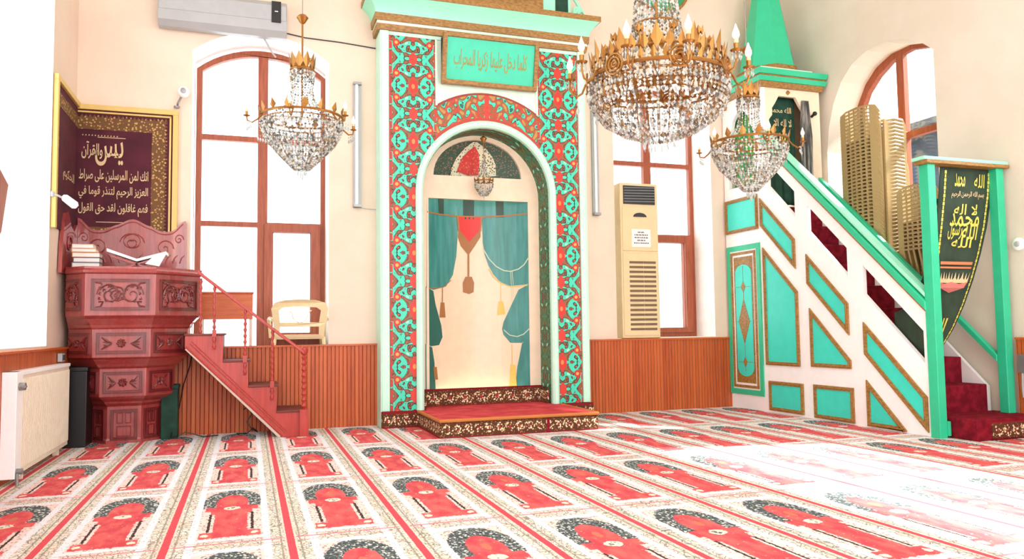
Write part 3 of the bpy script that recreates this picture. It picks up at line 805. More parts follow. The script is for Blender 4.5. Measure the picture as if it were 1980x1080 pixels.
small_chandelier('crystal_chandelier', 'smaller crystal basket chandelier hanging in front of the minbar stair', 4.71, 6.4, 1.10, 2.40)
def big_chandelier():
    rnd = random.Random(3); cx, cy = 2.77, 4.8
    r = thing('crystal_chandelier', 'largest crystal chandelier with brass crown and lit candle bulbs in the centre of the room', 'chandelier', (cx, cy, 2.36))
    b = MB(); b.tube([(cx,cy,2.5),(cx,cy,ZC-.001)], .012, 8); b.build('rod', M['brass'], r)
    b = MB()
    for R, z, t in ((.50,2.86,.014),(.49,2.81,.008),(.17,3.26,.008),(.46,2.98,.008),(.12,3.75,.012)):
        b.tube([(cx+R*cos(k*pi/24), cy+R*sin(k*pi/24), z) for k in range(48)], t, 6, True)
    for k in range(8):
        a = k*pi/4+.2; b.tube([(cx,cy,2.9),(cx+.5*cos(a),cy+.5*sin(a),2.86)], .007, 5)
    b.build('basket_ring', M['brass'], r)
    b = MB()
    for k in range(36):
        a = k*pi/18; R = .475
        b.tube([(cx+R*cos(a),cy+R*sin(a),2.86),(cx+.47*cos(a),cy+.47*sin(a),2.72),(cx+.40*cos(a),cy+.40*sin(a),2.61)], .005, 5)
        leaf(b, (cx+.40*cos(a+.08), cy+.40*sin(a+.08), 2.95), a, .12, .03)
        b.tube([(cx+R*cos(a),cy+R*sin(a),2.86),(cx+R*.98*cos(a),cy+R*.98*sin(a),3.03)], .006, 5)
        leaf(b, (cx+R*cos(a), cy+R*sin(a), 2.93), a, .13 if k % 3 else .19, .03 if k % 3 else .04)
        leaf(b, (cx+R*cos(a+.13), cy+R*sin(a+.13), 2.86), a, .10, .028)
    for k in range(10):
        a = k*pi/5+.1; b.tube([(cx+.3*cos(a),cy+.3*sin(a),2.95),(cx+.36*cos(a),cy+.36*sin(a),3.12)], .006, 5)
        for j in range(5): w = a+j*1.26; leaf(b, (cx+.36*cos(a)+.02*cos(w), cy+.36*sin(a)+.02*sin(w), 3.10), w, .06, .02)
    b.build('crown', M['brass'], r)
    for k in range(7):
        b = MB(); a = k*2*pi/7; o_ = Vector((cos(a), sin(a), 0))
        for rad in (.07,.045,.02):
            b.tube([Vector((cx,cy,2.87))+o_*.505+Vector((-sin(a),cos(a),0))*rad*cos(t*pi/6)+Vector((0,0,1))*rad*sin(t*pi/6) for t in range(12)], .008, 5, True)
        b.build('brass_rosette', M['brass'], r)
    b = MB(); N = 72
    for k in range(N):
        a = 2*pi*k/N; ca, sa = cos(a), sin(a)
        sp = [(.49,2.86),(.50,2.78),(.49,2.71),(.455,2.64),(.40,2.58),(.33,2.53),(.25,2.49),(.17,2.455),(.09,2.44)]
        if k % 2: sp = sp[:6]
        if k % 4 == 1: sp = sp[:4]
        beadline(b, [(cx+q*ca, cy+q*sa, z) for q, z in sp], .027, .0125, .0135, rnd)
        if k % 2 == 0: beadline(b, [(cx+.46*ca, cy+.46*sa, 3.0), (cx+.49*ca, cy+.49*sa, 2.87)], .026, .011, .013, rnd)
    for k in range(32):
        a = 2*pi*k/32; ca, sa = cos(a), sin(a)
        beadline(b, [(cx+q*ca, cy+q*sa, z) for q, z in ((.12,3.75),(.14,3.55),(.155,3.4),(.17,3.26),(.2,3.12),(.28,3.02),(.42,2.95))], .028, .011, .0135, rnd)
    for q, z in ((.50,2.76),(.47,2.665),(.40,2.58),(.28,2.5),(.13,2.445),(.17,3.24),(.155,3.4)):
        beadline(b, [(cx+q*cos(t*pi/24), cy+q*sin(t*pi/24), z) for t in range(49)], .026, .012, .018, rnd)
    for q, n in ((.11,14),(.06,8)):
        for k in range(n): a = 2*pi*k/n; b.octa((cx+q*cos(a), cy+q*sin(a), 2.40-(.11-q)*.5), .008, .042, 0)
    o = b.build('crystal_beads', M['cry'], r, fix=False); o['kind'] = 'stuff'
    for k in range(10):
        a = k*pi/5+radians(-71+5.5); ca, sa = cos(a), sin(a); b = MB()
        b.tube([(cx+q*ca, cy+q*sa, z) for q, z in ((.49,2.89),(.52,2.87),(.545,2.81),(.58,2.79),(.615,2.805),(.63,2.85),(.632,2.90))], .008, 7)
        arm = b.build('arm', M['brass'], r, smooth=True); candle(arm, (cx+.632*ca, cy+.632*sa, 2.90), 1.25)
        b = MB()
        for j in range(8):
            w = 2*pi*j/8; p = (cx+.632*ca+.03*cos(w), cy+.632*sa+.03*sin(w))
            b.octa((*p, 2.895), .007, .009, 0); b.octa((*p, 2.865), .007, .02, 0)
        for z in (2.76,2.73): b.octa((cx+.58*ca, cy+.58*sa, z), .009, .014, 0)
        b.octa((cx+.58*ca, cy+.58*sa, 2.68), .014, .035, 0)
        b.build('pendants', M['cry'], arm, fix=False)
big_chandelier()
def tiny_chandelier():
    rnd = random.Random(5); cx, cy = 2.735, 9.02
    r = thing('niche_chandelier', 'tiny crystal chandelier hanging inside the top of the prayer niche', 'chandelier', (cx, cy, 2.72))
    b = MB(); b.tube([(cx,cy,2.98),(cx,cy,3.53)], .004, 6); b.lathe((cx,cy,3.40), [(.004,0),(.02,.02),(.045,.06),(.01,.09)], 10); b.build('rod', M['brass'], r)
    b = MB(); b.tube([(cx+.115*cos(k*pi/12), cy+.115*sin(k*pi/12), 2.92) for k in range(24)], .008, 6, True)
    for k in range(10): leaf(b, (cx+.115*cos(k*pi/5), cy+.115*sin(k*pi/5), 2.91), k*pi/5, .06, .02)
    b.build('basket_ring', M['brass'], r)
    b = MB()
    for k in range(22):
        a = 2*pi*k/22; ca, sa = cos(a), sin(a)
        beadline(b, [(cx+q*ca, cy+q*sa, z) for q, z in ((.115,2.91),(.11,2.85),(.08,2.79),(.04,2.74))], .02, .010, .011, rnd)
        if k % 2: beadline(b, [(cx+q*ca, cy+q*sa, z) for q, z in ((.02,3.2),(.03,3.05),(.10,2.93))], .02, .007, .009, rnd)
    b.octa((cx,cy,2.715), .012, .03, 0); o = b.build('crystal_beads', M['cry'], r, fix=False); o['kind'] = 'stuff'
tiny_chandelier()

# ================================================================== PREACHER'S PULPIT (corner)
KX, KY = -1.19, 9.06
CL = [((XL+.055, 0, 0), (-1, 0, 0)), ((0, YB-.08, 0), (0, 1, 0))]
ku = thing('preacher_pulpit', 'oxblood red carved wooden pulpit of four shrinking octagonal tiers in the left corner', 'pulpit', (KX, 8.9, 0))
def ring(a, f, z): return [(KX-f,KY-a,z),(KX+f,KY-a,z),(KX+a,KY-f,z),(KX+a,KY+f,z),(KX+f,KY+a,z),(KX-f,KY+a,z),(KX-a,KY+f,z),(KX-a,KY-f,z)]
TI = [(.70,.31,1.69,1.28),(.585,.26,1.15,.87),(.45,.21,.755,.477),(.325,.155,.37,.0)]
b = MB()
rs = [ring(.325,.155,0), ring(.325,.155,.37), ring(.36,.17,.40), ring(.37,.175,.42), ring(.42,.195,.45), ring(.45,.21,.477), ring(.45,.21,.755),
      ring(.48,.22,.775), ring(.50,.23,.80), ring(.55,.25,.85), ring(.585,.26,.87), ring(.585,.26,1.15), ring(.60,.27,1.165), ring(.61,.275,1.19),
      ring(.66,.295,1.25), ring(.70,.31,1.28), ring(.70,.31,1.69)]
b.loft(rs); b.build('body', M['redwood'], ku, clip=CL, bevel=.004)
b = MB(); b.loft([ring(.70,.31,1.69), ring(.73,.325,1.70), ring(.735,.327,1.72), ring(.715,.318,1.74), ring(.715,.318,1.76)]); b.build('rim_moulding', M['redwood'], ku, clip=CL)
b = MB(); b.loft([ring(.335,.16,.0), ring(.335,.16,.03), ring(.325,.155,.05)]); b.build('base_moulding', M['redwood'], ku, clip=CL)
f_max = .32
def relief(parent, p0, p1, z0, z1, style, m=.05):
    p0 = Vector((*p0, 0)); p1 = Vector((*p1, 0)); u = (p1-p0).normalized(); n = Vector((u.y, -u.x, 0)); w = (p1-p0).length
    def F(a, z, d): return p0+u*a+n*d+Vector((0, 0, z))
    b = MB(); o_ = rect(m, z0+m, w-m, z1-m); i_ = inset(o_, .022); j_ = inset(o_, .032)
    b.plate(o_, [inset(o_, .014)], F, 0, .018); b.plate(i_, [j_], F, 0, .014)
    ca, cz = w/2, (z0+z1)/2; hw, hh = w/2-m-.04, (z1-z0)/2-m-.035
    T = lambda pts, r: b.tube([F(a, z, .007) for a, z in pts], [q*1.35 for q in r] if isinstance(r, (list, tuple)) else r*1.35, 6)
    if style == 'scroll':
        for sx in (-1, 1):
            c0 = ca+sx*hw*.45
            T([(c0+sx*.95*hh*(1-t/26)*cos(t*.42)*.9, cz+hh*.95*(1-t/26)*sin(t*.42)) for t in range(25)], [.010*(1-t/40) for t in range(25)])
            for k in range(9):
                a = k*.7; r0 = hh*(.55+.1*(k % 3)); x = c0+r0*cos(a); z = cz+r0*sin(a)*.8
                T([(x, z), (x+.02*cos(a+.8), z+.02*sin(a+.8)), (x+.028*cos(a+1.8), z+.03*sin(a+1.8))], [.009,.007,.003])
            for sz in (-1, 1):
                T([(ca+sx*hw, cz+sz*hh), (ca+sx*(hw-.05), cz+sz*(hh-.01)), (ca+sx*(hw-.07), cz+sz*(hh-.05)), (ca+sx*(hw-.03), cz+sz*(hh-.05))], .008)
        T([(ca-hw*.15+.045*t/10*cos(t*.8), cz+.045*t/10*sin(t*.8)) for t in range(20)], .007)
    elif style == 'rosette':
        for k in range(8):
            a = k*pi/4; r = min(hh, .045)
            T([(ca, cz), (ca+r*.6*cos(a)-.01*sin(a), cz+r*.6*sin(a)+.01*cos(a)), (ca+r*cos(a), cz+r*sin(a))], [.005,.012,.003])
        if hw > .12:
            for sx in (-1, 1):
                for s2 in (-1, 1):
                    T([(ca+sx*hw*.45, cz), (ca+sx*hw*.7, cz+s2*hh*.35), (ca+sx*hw*.95, cz+s2*hh*.85)], [.006,.012,.004])
                    T([(ca+sx*hw*.6, cz+s2*hh*.1), (ca+sx*hw*.9, cz+s2*hh*.2)], [.008,.003])
        else:
            for sx in (-1, 1):
                for s2 in (-1, 1): T([(ca+sx*hw*.8, cz+s2*hh*.8), (ca+sx*hw*.5, cz+s2*hh*.5)], [.004,.008])
    else:
        for (x0, y0, x1, y1) in ((.1,.55,.45,1),(.55,.55,.9,1),(.1,0,.9,.45)):
            q = rect(ca-hw+2*hw*x0, cz-hh+2*hh*y0, ca-hw+2*hw*x1, cz-hh+2*hh*y1); b.plate(q, [inset(q, .01)], F, 0, .009)
    b.build('carved_panel', M['redcarve'], parent, clip=CL if style == 'scroll' or p0.x < KX-f_max else None)
for (a, f, zt, zb), st in zip(TI, ('scroll', 'rosette', 'rosette', 'panes')):
    mm = (.05, .035, .03, .03)[TI.index((a, f, zt, zb))]
    relief(ku, (KX-f, KY-a), (KX+f, KY-a), zb, zt, st, mm)
    relief(ku, (KX+f, KY-a), (KX+a, KY-f), zb, zt, st, mm)
    relief(ku, (KX-a, KY-f), (KX-f, KY-a), zb, zt, st, mm)
# carved backboard on back wall, carved wing on left wall
def crest(x): return 2.20+.13*math.exp(-((x+1.19)/.16)**2)+.02*math.exp(-((x+1.0)/.05)**2)+.02*math.exp(-((x+1.38)/.05)**2)+.13*math.exp(-((abs(x+1.19)-.52)/.085)**2)
pts = [(-.655, 1.70), (-.655, 2.30)]+[(-.665-1.05*i/30, crest(-.665-1.05*i/30)) for i in range(31)]+[(-1.715, 1.70)]
b = MB(); b.plate(pts, [], XZ, 9.10, 9.135)
def T(pp, r): b.tube([(x, 9.098, z) for x, z in pp], r, 6)
for sx in (-1, 1):
    T([(-1.19+sx*.12*(1-t/22)*cos(t*.45), 2.08+.11*(1-t/22)*sin(t*.45)) for t in range(21)], .008)
    T([(-1.19+sx*(.32+.09*(1-t/22)*cos(t*.45)), 2.02+.1*(1-t/22)*sin(t*.45)) for t in range(21)], .008)
    T([(-1.19+sx*(.46+.05*(1-t/20)*cos(t*.5)), 2.12+.06*(1-t/20)*sin(t*.5)) for t in range(19)], .007)
    for k in range(7): x = -1.19+sx*(.05+k*.07); T([(x, 1.86), (x+sx*.02, 1.92), (x+sx*.05, 1.95)], [.009,.008,.003])
T([(x, crest(x)-.03) for x in [-.69-1.0*i/30 for i in range(31)]], .007)
b.build('carved_backboard', M['redwood'], ku)
pts = [(9.09, 1.70), (9.09, 2.25), (8.95, 2.16), (8.8, 2.2), (8.68, 2.33), (8.55, 2.3), (8.5, 2.2), (8.44, 1.95), (8.42, 1.70)]
b = MB(); b.plate(pts, [], YZ, XL+.01, XL+.045)
b.tube([(XL+.05, 8.72+.12*(1-t/22)*cos(t*.45), 2.0+.1*(1-t/22)*sin(t*.45)) for t in range(21)], .008, 6); b.build('carved_side_wing', M['redwood'], ku)

# ---------------------------------------------------------------- wooden stair
st = thing('wooden_staircase', 'small red wooden staircase with turned balusters leading up to the corner pulpit', 'staircase', (0, 8.8, 0))
YA, YZb = 8.50, 9.06
tre = [(-.62,-.25,1.072),(-.25,0.0,.795),(0.0,.283,.53),(.283,.55,.255)]
prof = [(-.615,.95),(.335,.0),(.56,0),(.56,.255),(.283,.255),(.283,.53),(0,.53),(0,.795),(-.25,.795),(-.25,1.072),(-.615,1.072)]
for y in (YA, YZb-.03):
    b = MB(); b.plate(prof, [], XZ, y, y+.03); o = b.build('stringer', M['redstair'], st, bevel=.003)
b = MB(); d = Vector((.95, -.95)).normalized()
for off, r in ((.012,.012),(.06,.006),(.085,.005)):
    b.tube([(-.61+off*.7, YA-.004, .95+off*.75), (.335+off*.6, YA-.004, .0+off*.6+.01)], r, 6)
b.build('stringer_moulding', M['redstair'], st)
b = MB(); b.tube([(-.60, YA+.015, .945), (.32, YA+.015, .005)], .02, 6); b.build('lower_edge', M['ltback'], st)
for x0, x1, z in tre:
    b = MB(); b.box(x0-.0, x1+.02, YA-.015, YZb, z, z+.022); b.build('tread', M['redtread'], st, bevel=.004)
    b = MB(); b.box(x1-.012, x1, YA+.03, YZb-.03, z-.27, z); b.build('riser', M['redtread'], st)
def turned(b, x, y, z0, z1, r):
    h = z1-z0; n = max(3, int(h/.06)); pr = [(r*.9, 0)]
    for i in range(n):
        t0 = i/n*h; dz = h/n
        pr += [(r*.45, t0+dz*.12), (r*.85, t0+dz*.5), (r*.45, t0+dz*.88)]
    pr.append((r*.8, h)); b.lathe((x, y, z0), pr, 10)
def railz(x): return 1.70-(x+.47)*(.83/1.04)
for x, z0 in ((-.335,.93),(-.035,.66),(.235,.39)):
    b = MB(); turned(b, x, YA-.03, z0, railz(x)-.01, .022); b.box(x-.02, x+.02, YA-.05, YA-.01, z0+.13, z0+.2)
    b.build('baluster', M['redstair'], st, smooth=True)
b = MB(); turned(b, -.47, YA+.05, 1.08, 1.66, .02); b.build('baluster', M['redstair'], st, smooth=True)
b = MB(); turned(b, .56, YA-.005, .28, .86, .034); b.box(.515, .605, YA-.05, YA+.04, 0, .28); b.lathe((.56, YA-.005, .86), [(.03,0),(.042,.03),(.04,.06),(.015,.085)], 12)
b.build('newel_post', M['redstair'], st, smooth=True)
b = MB(); a0, a1 = Vector((-.50, YA-.03, railz(-.50))), Vector((.56, YA-.03, .875))
b.loft([[a0+Vector((0,-.025,-.02)),a0+Vector((0,.025,-.02)),a0+Vector((0,.025,.02)),a0+Vector((0,-.025,.02))],[a1+Vector((0,-.025,-.02)),a1+Vector((0,.025,-.02)),a1+Vector((0,.025,.02)),a1+Vector((0,-.025,.02))]])
b.build('handrail', M['redstair'], st, bevel=.006)

# ---------------------------------------------------------------- things on the pulpit
def book(name, label, x0, x1, y0, y1, z, h, cm, group=None):
    r = thing(name, label, 'book', ((x0+x1)/2, (y0+y1)/2, z), group)
    b = MB(); b.box(x0, x1, y0, y1, z, z+.005); b.box(x0, x1, y0, y1, z+h-.005, z+h); b.box(x0, x0+.005, y0, y1, z+.005, z+h-.005); b.build('cover', cm, r)
    b = MB(); b.box(x0+.006, x1-.006, y0+.006, y1-.004, z+.006, z+h-.006); b.build('pages', M['paper'], r)
bc = [mat('grey_book_cover', (150,150,150), .6), mat('slate_book_cover', (84,88,96), .6), mat('ochre_book_cover', (206,140,72), .6), mat('tan_book_cover', (222,164,96), .6), mat('ivory_book_cover', (232,222,196), .6)]
zz = 1.762
for i, (h, cm, lab, dx, w) in enumerate(((.055,0,'grey thick book at the bottom of the pile on the pulpit rim',0,.25),(.05,1,'dark slate book second from bottom of the pile on the pulpit',.01,.24),
        (.05,2,'ochre book in the middle of the pile on the pulpit',0,.25),(.04,3,'tan book just below the top one of the pile on the pulpit',-.005,.22),(.04,4,'ivory book on top of the pile on the pulpit',0,.19))):
    book('book', lab, -1.67+dx, -1.67+dx+w, 8.62, 8.80, zz, h, bc[cm], 'books piled on the pulpit'); zz += h+.001
r = thing('book_stand', 'small dark red folding book stand on the pulpit rim', 'book stand', (-1.07, 8.62, 1.762))
for s in (-1, 1):
    b = MB(); p = Vector((-1.07, 0, 1.80)); u = Vector((s*.23, 0, .075)) ; q = Vector((-s*.10, 0, -.036))
    vs = []
    for y in (8.5, 8.74):
        for e in (p+u, p+q):
            for dz in (-.008, .008): vs.append((e.x, y, e.z+dz))
    b.add(vs, [(0,1,3,2),(4,6,7,5),(0,4,5,1),(2,3,7,6),(0,2,6,4),(1,5,7,3)]); b.build('leaf', M['redwood'], r)
r = thing('open_book', 'open book with bright white pages lying on the folding stand on the pulpit', 'book', (-1.07, 8.62, 1.83))
for s in (-1, 1):
    b = MB(); vs = []
    for y in (8.49, 8.75):
        for x, z in ((-1.07, 1.825), (-1.07+s*.27, 1.825+(.095 if s < 0 else .075)), (-1.07+s*.27, 1.85+(.10 if s < 0 else .08)), (-1.07, 1.85)): vs.append((x, y, z))
    b.add(vs, [(0,1,2,3),(7,6,5,4),(0,4,5,1),(1,5,6,2),(2,6,7,3),(3,7,4,0)]); b.build('page_block', M['paper'], r)
b = MB(); vs = [(-.90,8.46,1.885),(-.80,8.46,1.895),(-.86,8.46,1.775),(-.99,8.46,1.80)]
b.add(vs+[(x, y+.01, z) for x, y, z in vs], [(0,1,2,3),(7,6,5,4),(0,4,5,1),(1,5,6,2),(2,6,7,3),(3,7,4,0)]); b.build('loose_sheet', M['paper'], r)
# dark green box added where only shade lies behind the base
r = thing('shade_box', 'added dark green box standing in for the shade behind the foot of the corner pulpit', 'box', (-.77, 8.93, 0))
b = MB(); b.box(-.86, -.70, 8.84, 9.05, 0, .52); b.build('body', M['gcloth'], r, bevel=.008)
b = MB(); b.box(-.868, -.692, 8.832, 9.06, .52, .56); b.build('shade_box_lid', M['gcloth'], r, bevel=.006)
r = thing('shade_box', 'added black box in place of the corner shadow between radiator and pulpit foot', 'box', (-1.6, 8.75, 0))  # black box added in place of the dark corner shadow
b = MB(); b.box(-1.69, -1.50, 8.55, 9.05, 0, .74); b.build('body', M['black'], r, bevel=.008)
b = MB(); b.box(-1.695, -1.495, 8.545, 9.06, .74, .78); b.build('shade_box_lid', M['black'], r, bevel=.006)
# cables
b = MB(); b.tube([(-.58,9.07,.9),(-.60,9.06,.75),(-.66,9.05,.55),(-.70,9.03,.3),(-.76,8.80,.02),(-.68,8.78,.035),(-.62,8.80,.07),(-.55,8.8,.05),(-.45,8.84,.008),(-.3,8.9,.008)], .006, 6)
tag(b.build('power_cable', M['black'], None, smooth=True), 'black cable running down the panelling beside the corner pulpit', 'cable')
b = MB(); b.tube([(-.05,9.07,.25),(.0,9.06,.28),(.04,9.05,.2),(-.01,9.04,.12),(.03,9.03,.05),(.10,9.0,.008),(.05,8.97,.06),(.0,8.95,.008),(-.12,8.95,.008)], .006, 6)
tag(b.build('power_cable', M['black'], None, smooth=True), 'short black looped cable on the floor beneath the wooden staircase', 'cable')

# ---------------------------------------------------------------- tapestry folded into the corner
tp = thing('framed_tapestry', 'burgundy tapestry with gold border and cream calligraphy framed across the left corner', 'tapestry', (-1.3, 9.1, 2.1))
b = MB(); g = .055
b.box(XL+.0, -.755, YB-.045, YB-.004, 3.50, 3.555); b.box(-.81, -.755, YB-.045, YB-.004, 2.12, 3.5)
b.box(-.845, -.825, YB-.035, YB-.004, 2.12, 3.48); b.box(XL+.004, -.825, YB-.035, YB-.004, 3.465, 3.485)
b.box(XL+.004, XL+.045, 8.12, 9.13, 3.51, 3.565); b.box(XL+.004, XL+.045, 8.12, 8.18, 2.10, 3.51)
b.build('gilt_frame', M['gilt'], tp, bevel=.004)
b = MB(); b.box(XL+.012, -.80, YB-.018, YB-.004, 2.12, 3.51); b.box(XL+.004, XL+.018, 8.17, YB-.01, 2.12, 3.52); b.build('cloth', M['burg'], tp)
b = MB()
b.box(XL+.02, -.89, YB-.021, YB-.018, 3.29, 3.42); b.box(-1.02, -.89, YB-.021, YB-.018, 2.12, 3.29); b.box(XL+.02, -1.02, YB-.021, YB-.018, 2.12, 2.24)
b.box(XL+.018, XL+.021, 8.23, 9.12, 3.30, 3.43); b.box(XL+.018, XL+.021, 8.21, 8.30, 2.12, 3.43)
for i in range(22): x = XL+.04+i*.039; b.add([(x, YB-.02, 3.42), (x+.036, YB-.02, 3.42), (x+.018, YB-.02, 3.455)], [(0,1,2)])
for i in range(32): z = 2.15+i*.04; b.add([(-.89, YB-.02, z), (-.89, YB-.02, z+.034), (-.862, YB-.02, z+.017)], [(0,1,2)])
b.build('brocade_border', M['tapb'], tp)
fw = lambda a, z: (a, YB-.0225, z)
b = MB()
letters('والقرآن', -1.70, 2.97, -1.50, 3.16, fw, b); letters('يس', -1.57, 2.90, -1.30, 3.17, fw, b)
letters('انك لمن المرسلين على صراط', -1.72, 2.72, -1.05, 2.86, fw, b)
letters('العزيز الرحيم لتنذر قوما في', -1.72, 2.54, -1.05, 2.68, fw, b)
letters('فهم غافلون لقد حق القول', -1.72, 2.36, -1.05, 2.50, fw, b)
b.box(-1.55, -1.28, YB-.0225, YB-.0215, 3.205, 3.212); b.box(-1.55, -1.28, YB-.0225, YB-.0215, 2.29, 2.297)
for x in range(12): b.add([fw(-1.7+x*.03, 3.22), fw(-1.685+x*.03, 3.22), fw(-1.69+x*.03, 3.235)], [(0,1,2)])
fl_ = lambda a, z: (XL+.022, a, z)
letters('الحكيم', 8.5, 2.62, 9.0, 2.76, lambda a, z: (XL+.022, a, z), b)
b.build('writing', M['threadw'], tp, fix=False)
# lamp on the pier
r = thing('wall_lamp', 'small white paddle shaped lamp on a short arm at the left window edge', 'lamp', (-1.74, 8.08, 2.4))
b = MB(); b.tube([(-1.752,8.12,2.41),(-1.70,8.12,2.40),(-1.66,8.14,2.38)], .010, 8); b.lathe((-1.745,8.12,2.385), [(.02,0),(.02,.05)], 10); b.build('arm', M['grey'], r)
b = MB(); p0, p1 = Vector((-1.665, 8.14, 2.40)), Vector((-1.555, 8.2, 2.31))
b.tube([p0, p0.lerp(p1,.15), p0.lerp(p1,.85), p1], [.018,.036,.04,.022], 12); b.build('head', M['whitep'], r, smooth=True)
b = MB(); b.ball((-1.628, 8.128, 2.385), .008); b.build('button', M['dark'], r)
# little camera at the tapestry corner
r = thing('security_camera', 'small round white camera on a bracket at the tapestry top right corner', 'camera', (-.72, 9.1, 3.72))
b = MB(); b.tube([(-.775,9.146,3.60),(-.76,9.08,3.63),(-.72,9.05,3.70)], .012, 8); b.lathe((-.775,9.12,3.585), [(.03,0),(.03,.02)], 10); b.build('bracket', M['steel'], r)
b = MB(); b.ball((-.70,9.03,3.745), .062, 16); b.build('housing', M['whitep'], r, smooth=True)
b = MB(); b.T = Matrix.Translation((-.70,8.968,3.745)) @ Matrix.Rotation(pi/2, 4, 'X'); b.lathe((0,0,-.012), [(.03,0),(.028,.02),(.012,.022)], 14); b.build('lens', M['steel'], r)

# ---------------------------------------------------------------- radiator
rd = thing('radiator', 'cream panel radiator below the left window', 'radiator', (-1.66, 7.4, 0))
b = MB(); b.box(-1.70, -1.625, 6.60, 8.39, .06, .80)
for i in range(44): y = 6.66+i*.0395; b.box(-1.628, -1.618, y, y+.024, .10, .77)
b.build('panel', M['radi'], rd, bevel=.004)
b = MB(); b.box(-1.71, -1.615, 6.60, 8.39, .80, .83); b.build('top_grille', M['whitep'], rd, bevel=.003)
b = MB(); b.box(-1.71, -1.612, 6.58, 6.74, .05, .83); b.build('end_cover', M['whitep'], rd, bevel=.004)
b = MB(); b.tube([(-1.62,6.64,.72),(-1.57,6.64,.72)], .03, 10); b.tube([(-1.57,6.64,.72),(-1.57,6.60,.72)], .012, 8); b.build('valve', M['steel'], rd, smooth=True)
b = MB(); b.tube([(-1.60,6.60,.09),(-1.60,6.60,.0)], .012, 8); b.tube([(-1.62,6.62,.10),(-1.57,6.62,.10)], .022, 10); b.build('lower_valve', M['steel'], rd, smooth=True)
for y in (6.9, 8.1):
    b = MB(); b.box(-1.69, -1.64, y, y+.03, 0, .06); b.build('foot', M['radi'], rd)
r = thing('switch_box', 'small grey switch box on the panelling above the far end of the radiator', 'switch', (-1.68, 8.4, .86))
b = MB(); b.box(-1.705, -1.665, 8.28, 8.40, .845, .925); b.build('body', M['grey'], r, bevel=.004)
b = MB(); b.box(-1.672, -1.658, 8.30, 8.335, .86, .91); b.box(-1.672, -1.658, 8.345, 8.38, .86, .91); b.build('rocker', M['dark'], r)

# ---------------------------------------------------------------- wall air conditioner
ac = thing('air_conditioner', 'white and silver wall air conditioner above the left window', 'air conditioner', (-.29, 9.0, 4.46))
prof = [(9.145,4.49),(9.145,4.86),(8.98,4.86),(8.935,4.80),(8.93,4.62),(8.955,4.52),(9.02,4.46),(9.10,4.46)]
b = MB(); b.loft([[(-.965, y, z) for y, z in prof], [(.385, y, z) for y, z in prof]]); b.build('body', M['acw'], ac, bevel=.008)
b = MB(); b.box(-.955, .375, 8.924, 8.95, 4.625, 4.80); b.build('front_panel', M['grey'], ac, bevel=.005)
b = MB(); b.box(.215, .318, 8.915, 8.93, 4.60, 4.845); b.build('display', M['black'], ac, bevel=.003)
b = MB(); b.box(.25, .285, 8.911, 8.915, 4.72, 4.73); b.build('indicator', M['whitep'], ac)
for k in range(2):
    b = MB(); y = 8.945+k*.03; z = 4.575-k*.045; b.add([(-.90,y,z),(.20,y,z),(.20,y+.03,z-.03),(-.90,y+.03,z-.03),(-.90,y+.004,z+.008),(.20,y+.004,z+.008),(.20,y+.034,z-.022),(-.90,y+.034,z-.022)],
        [(0,1,2,3),(4,7,6,5),(0,4,5,1),(1,5,6,2),(2,6,7,3),(3,7,4,0)]); b.build('louvre', M['dark' if k else 'grey'], ac)
b = MB(); b.tube([(.14,9.12,4.47),(.17,9.12,4.42),(.22,9.125,4.33),(.27,9.13,4.27)], .010, 8); b.build('drain_hose', M['grey'], ac, smooth=True)
b = MB(); b.tube([(.39,9.14,4.57),(.6,9.14,4.54),(1.0,9.14,4.53),(1.43,9.14,4.50)], .007, 6); tag(b.build('wall_cable', M['dark'], None), 'thin dark cable along the wall from the air conditioner to the niche', 'cable')
# vertical wall lights
def walllight(x, z0, z1, label):
    r = thing('wall_light', label, 'light fixture', (x, 9.1, z0), 'vertical tube lights either side of the niche')
    b = MB(); b.box(x-.045, x+.045, 9.11, 9.147, z0, z1); b.build('housing', M['grey'], r, bevel=.004)
    b = MB(); b.tube([(x-.008,9.098,z0+.03),(x-.008,9.098,z1-.03)], .018, 10); b.build('tube', M['whitep'], r, smooth=True)
    for z in (z0, z1-.03):
        b = MB(); b.box(x-.047, x+.047, 9.07, 9.147, z, z+.03); b.build('end_cap', M['steel'], r)
walllight(1.20, 2.555, 4.05, 'slim vertical white tube light on the wall between left window and niche')
walllight(4.30, 2.57, 4.12, 'slim vertical white tube light on the wall between niche and right back window')
b = MB(); b.tube([(1.225,9.145,2.56),(1.30,9.145,2.545),(1.43,9.145,2.54)], .004, 6); tag(b.build('wall_cable', M['grey'], None), 'thin pale cable leading from the left tube light to the niche', 'cable')
# medallion
r = thing('calligraphy_medallion', 'round green medallion with gold rim high above the right back window', 'medallion', (5.35, 9.13, 5.82))
T_ = Matrix.Translation((5.36, 9.14, 5.84)) @ Matrix.Rotation(pi/2, 4, 'X')
b = MB(); b.T = T_; b.lathe((0,0,0), [(.42,0),(.42,.03),(.36,.035)], 40); b.build('disc', M['medal'], r)
b = MB(); b.T = T_; b.tube([(.42*cos(k*pi/24), .42*sin(k*pi/24), .03) for k in range(48)], .022, 8, True); b.build('rim', M['gold'], r, smooth=True)

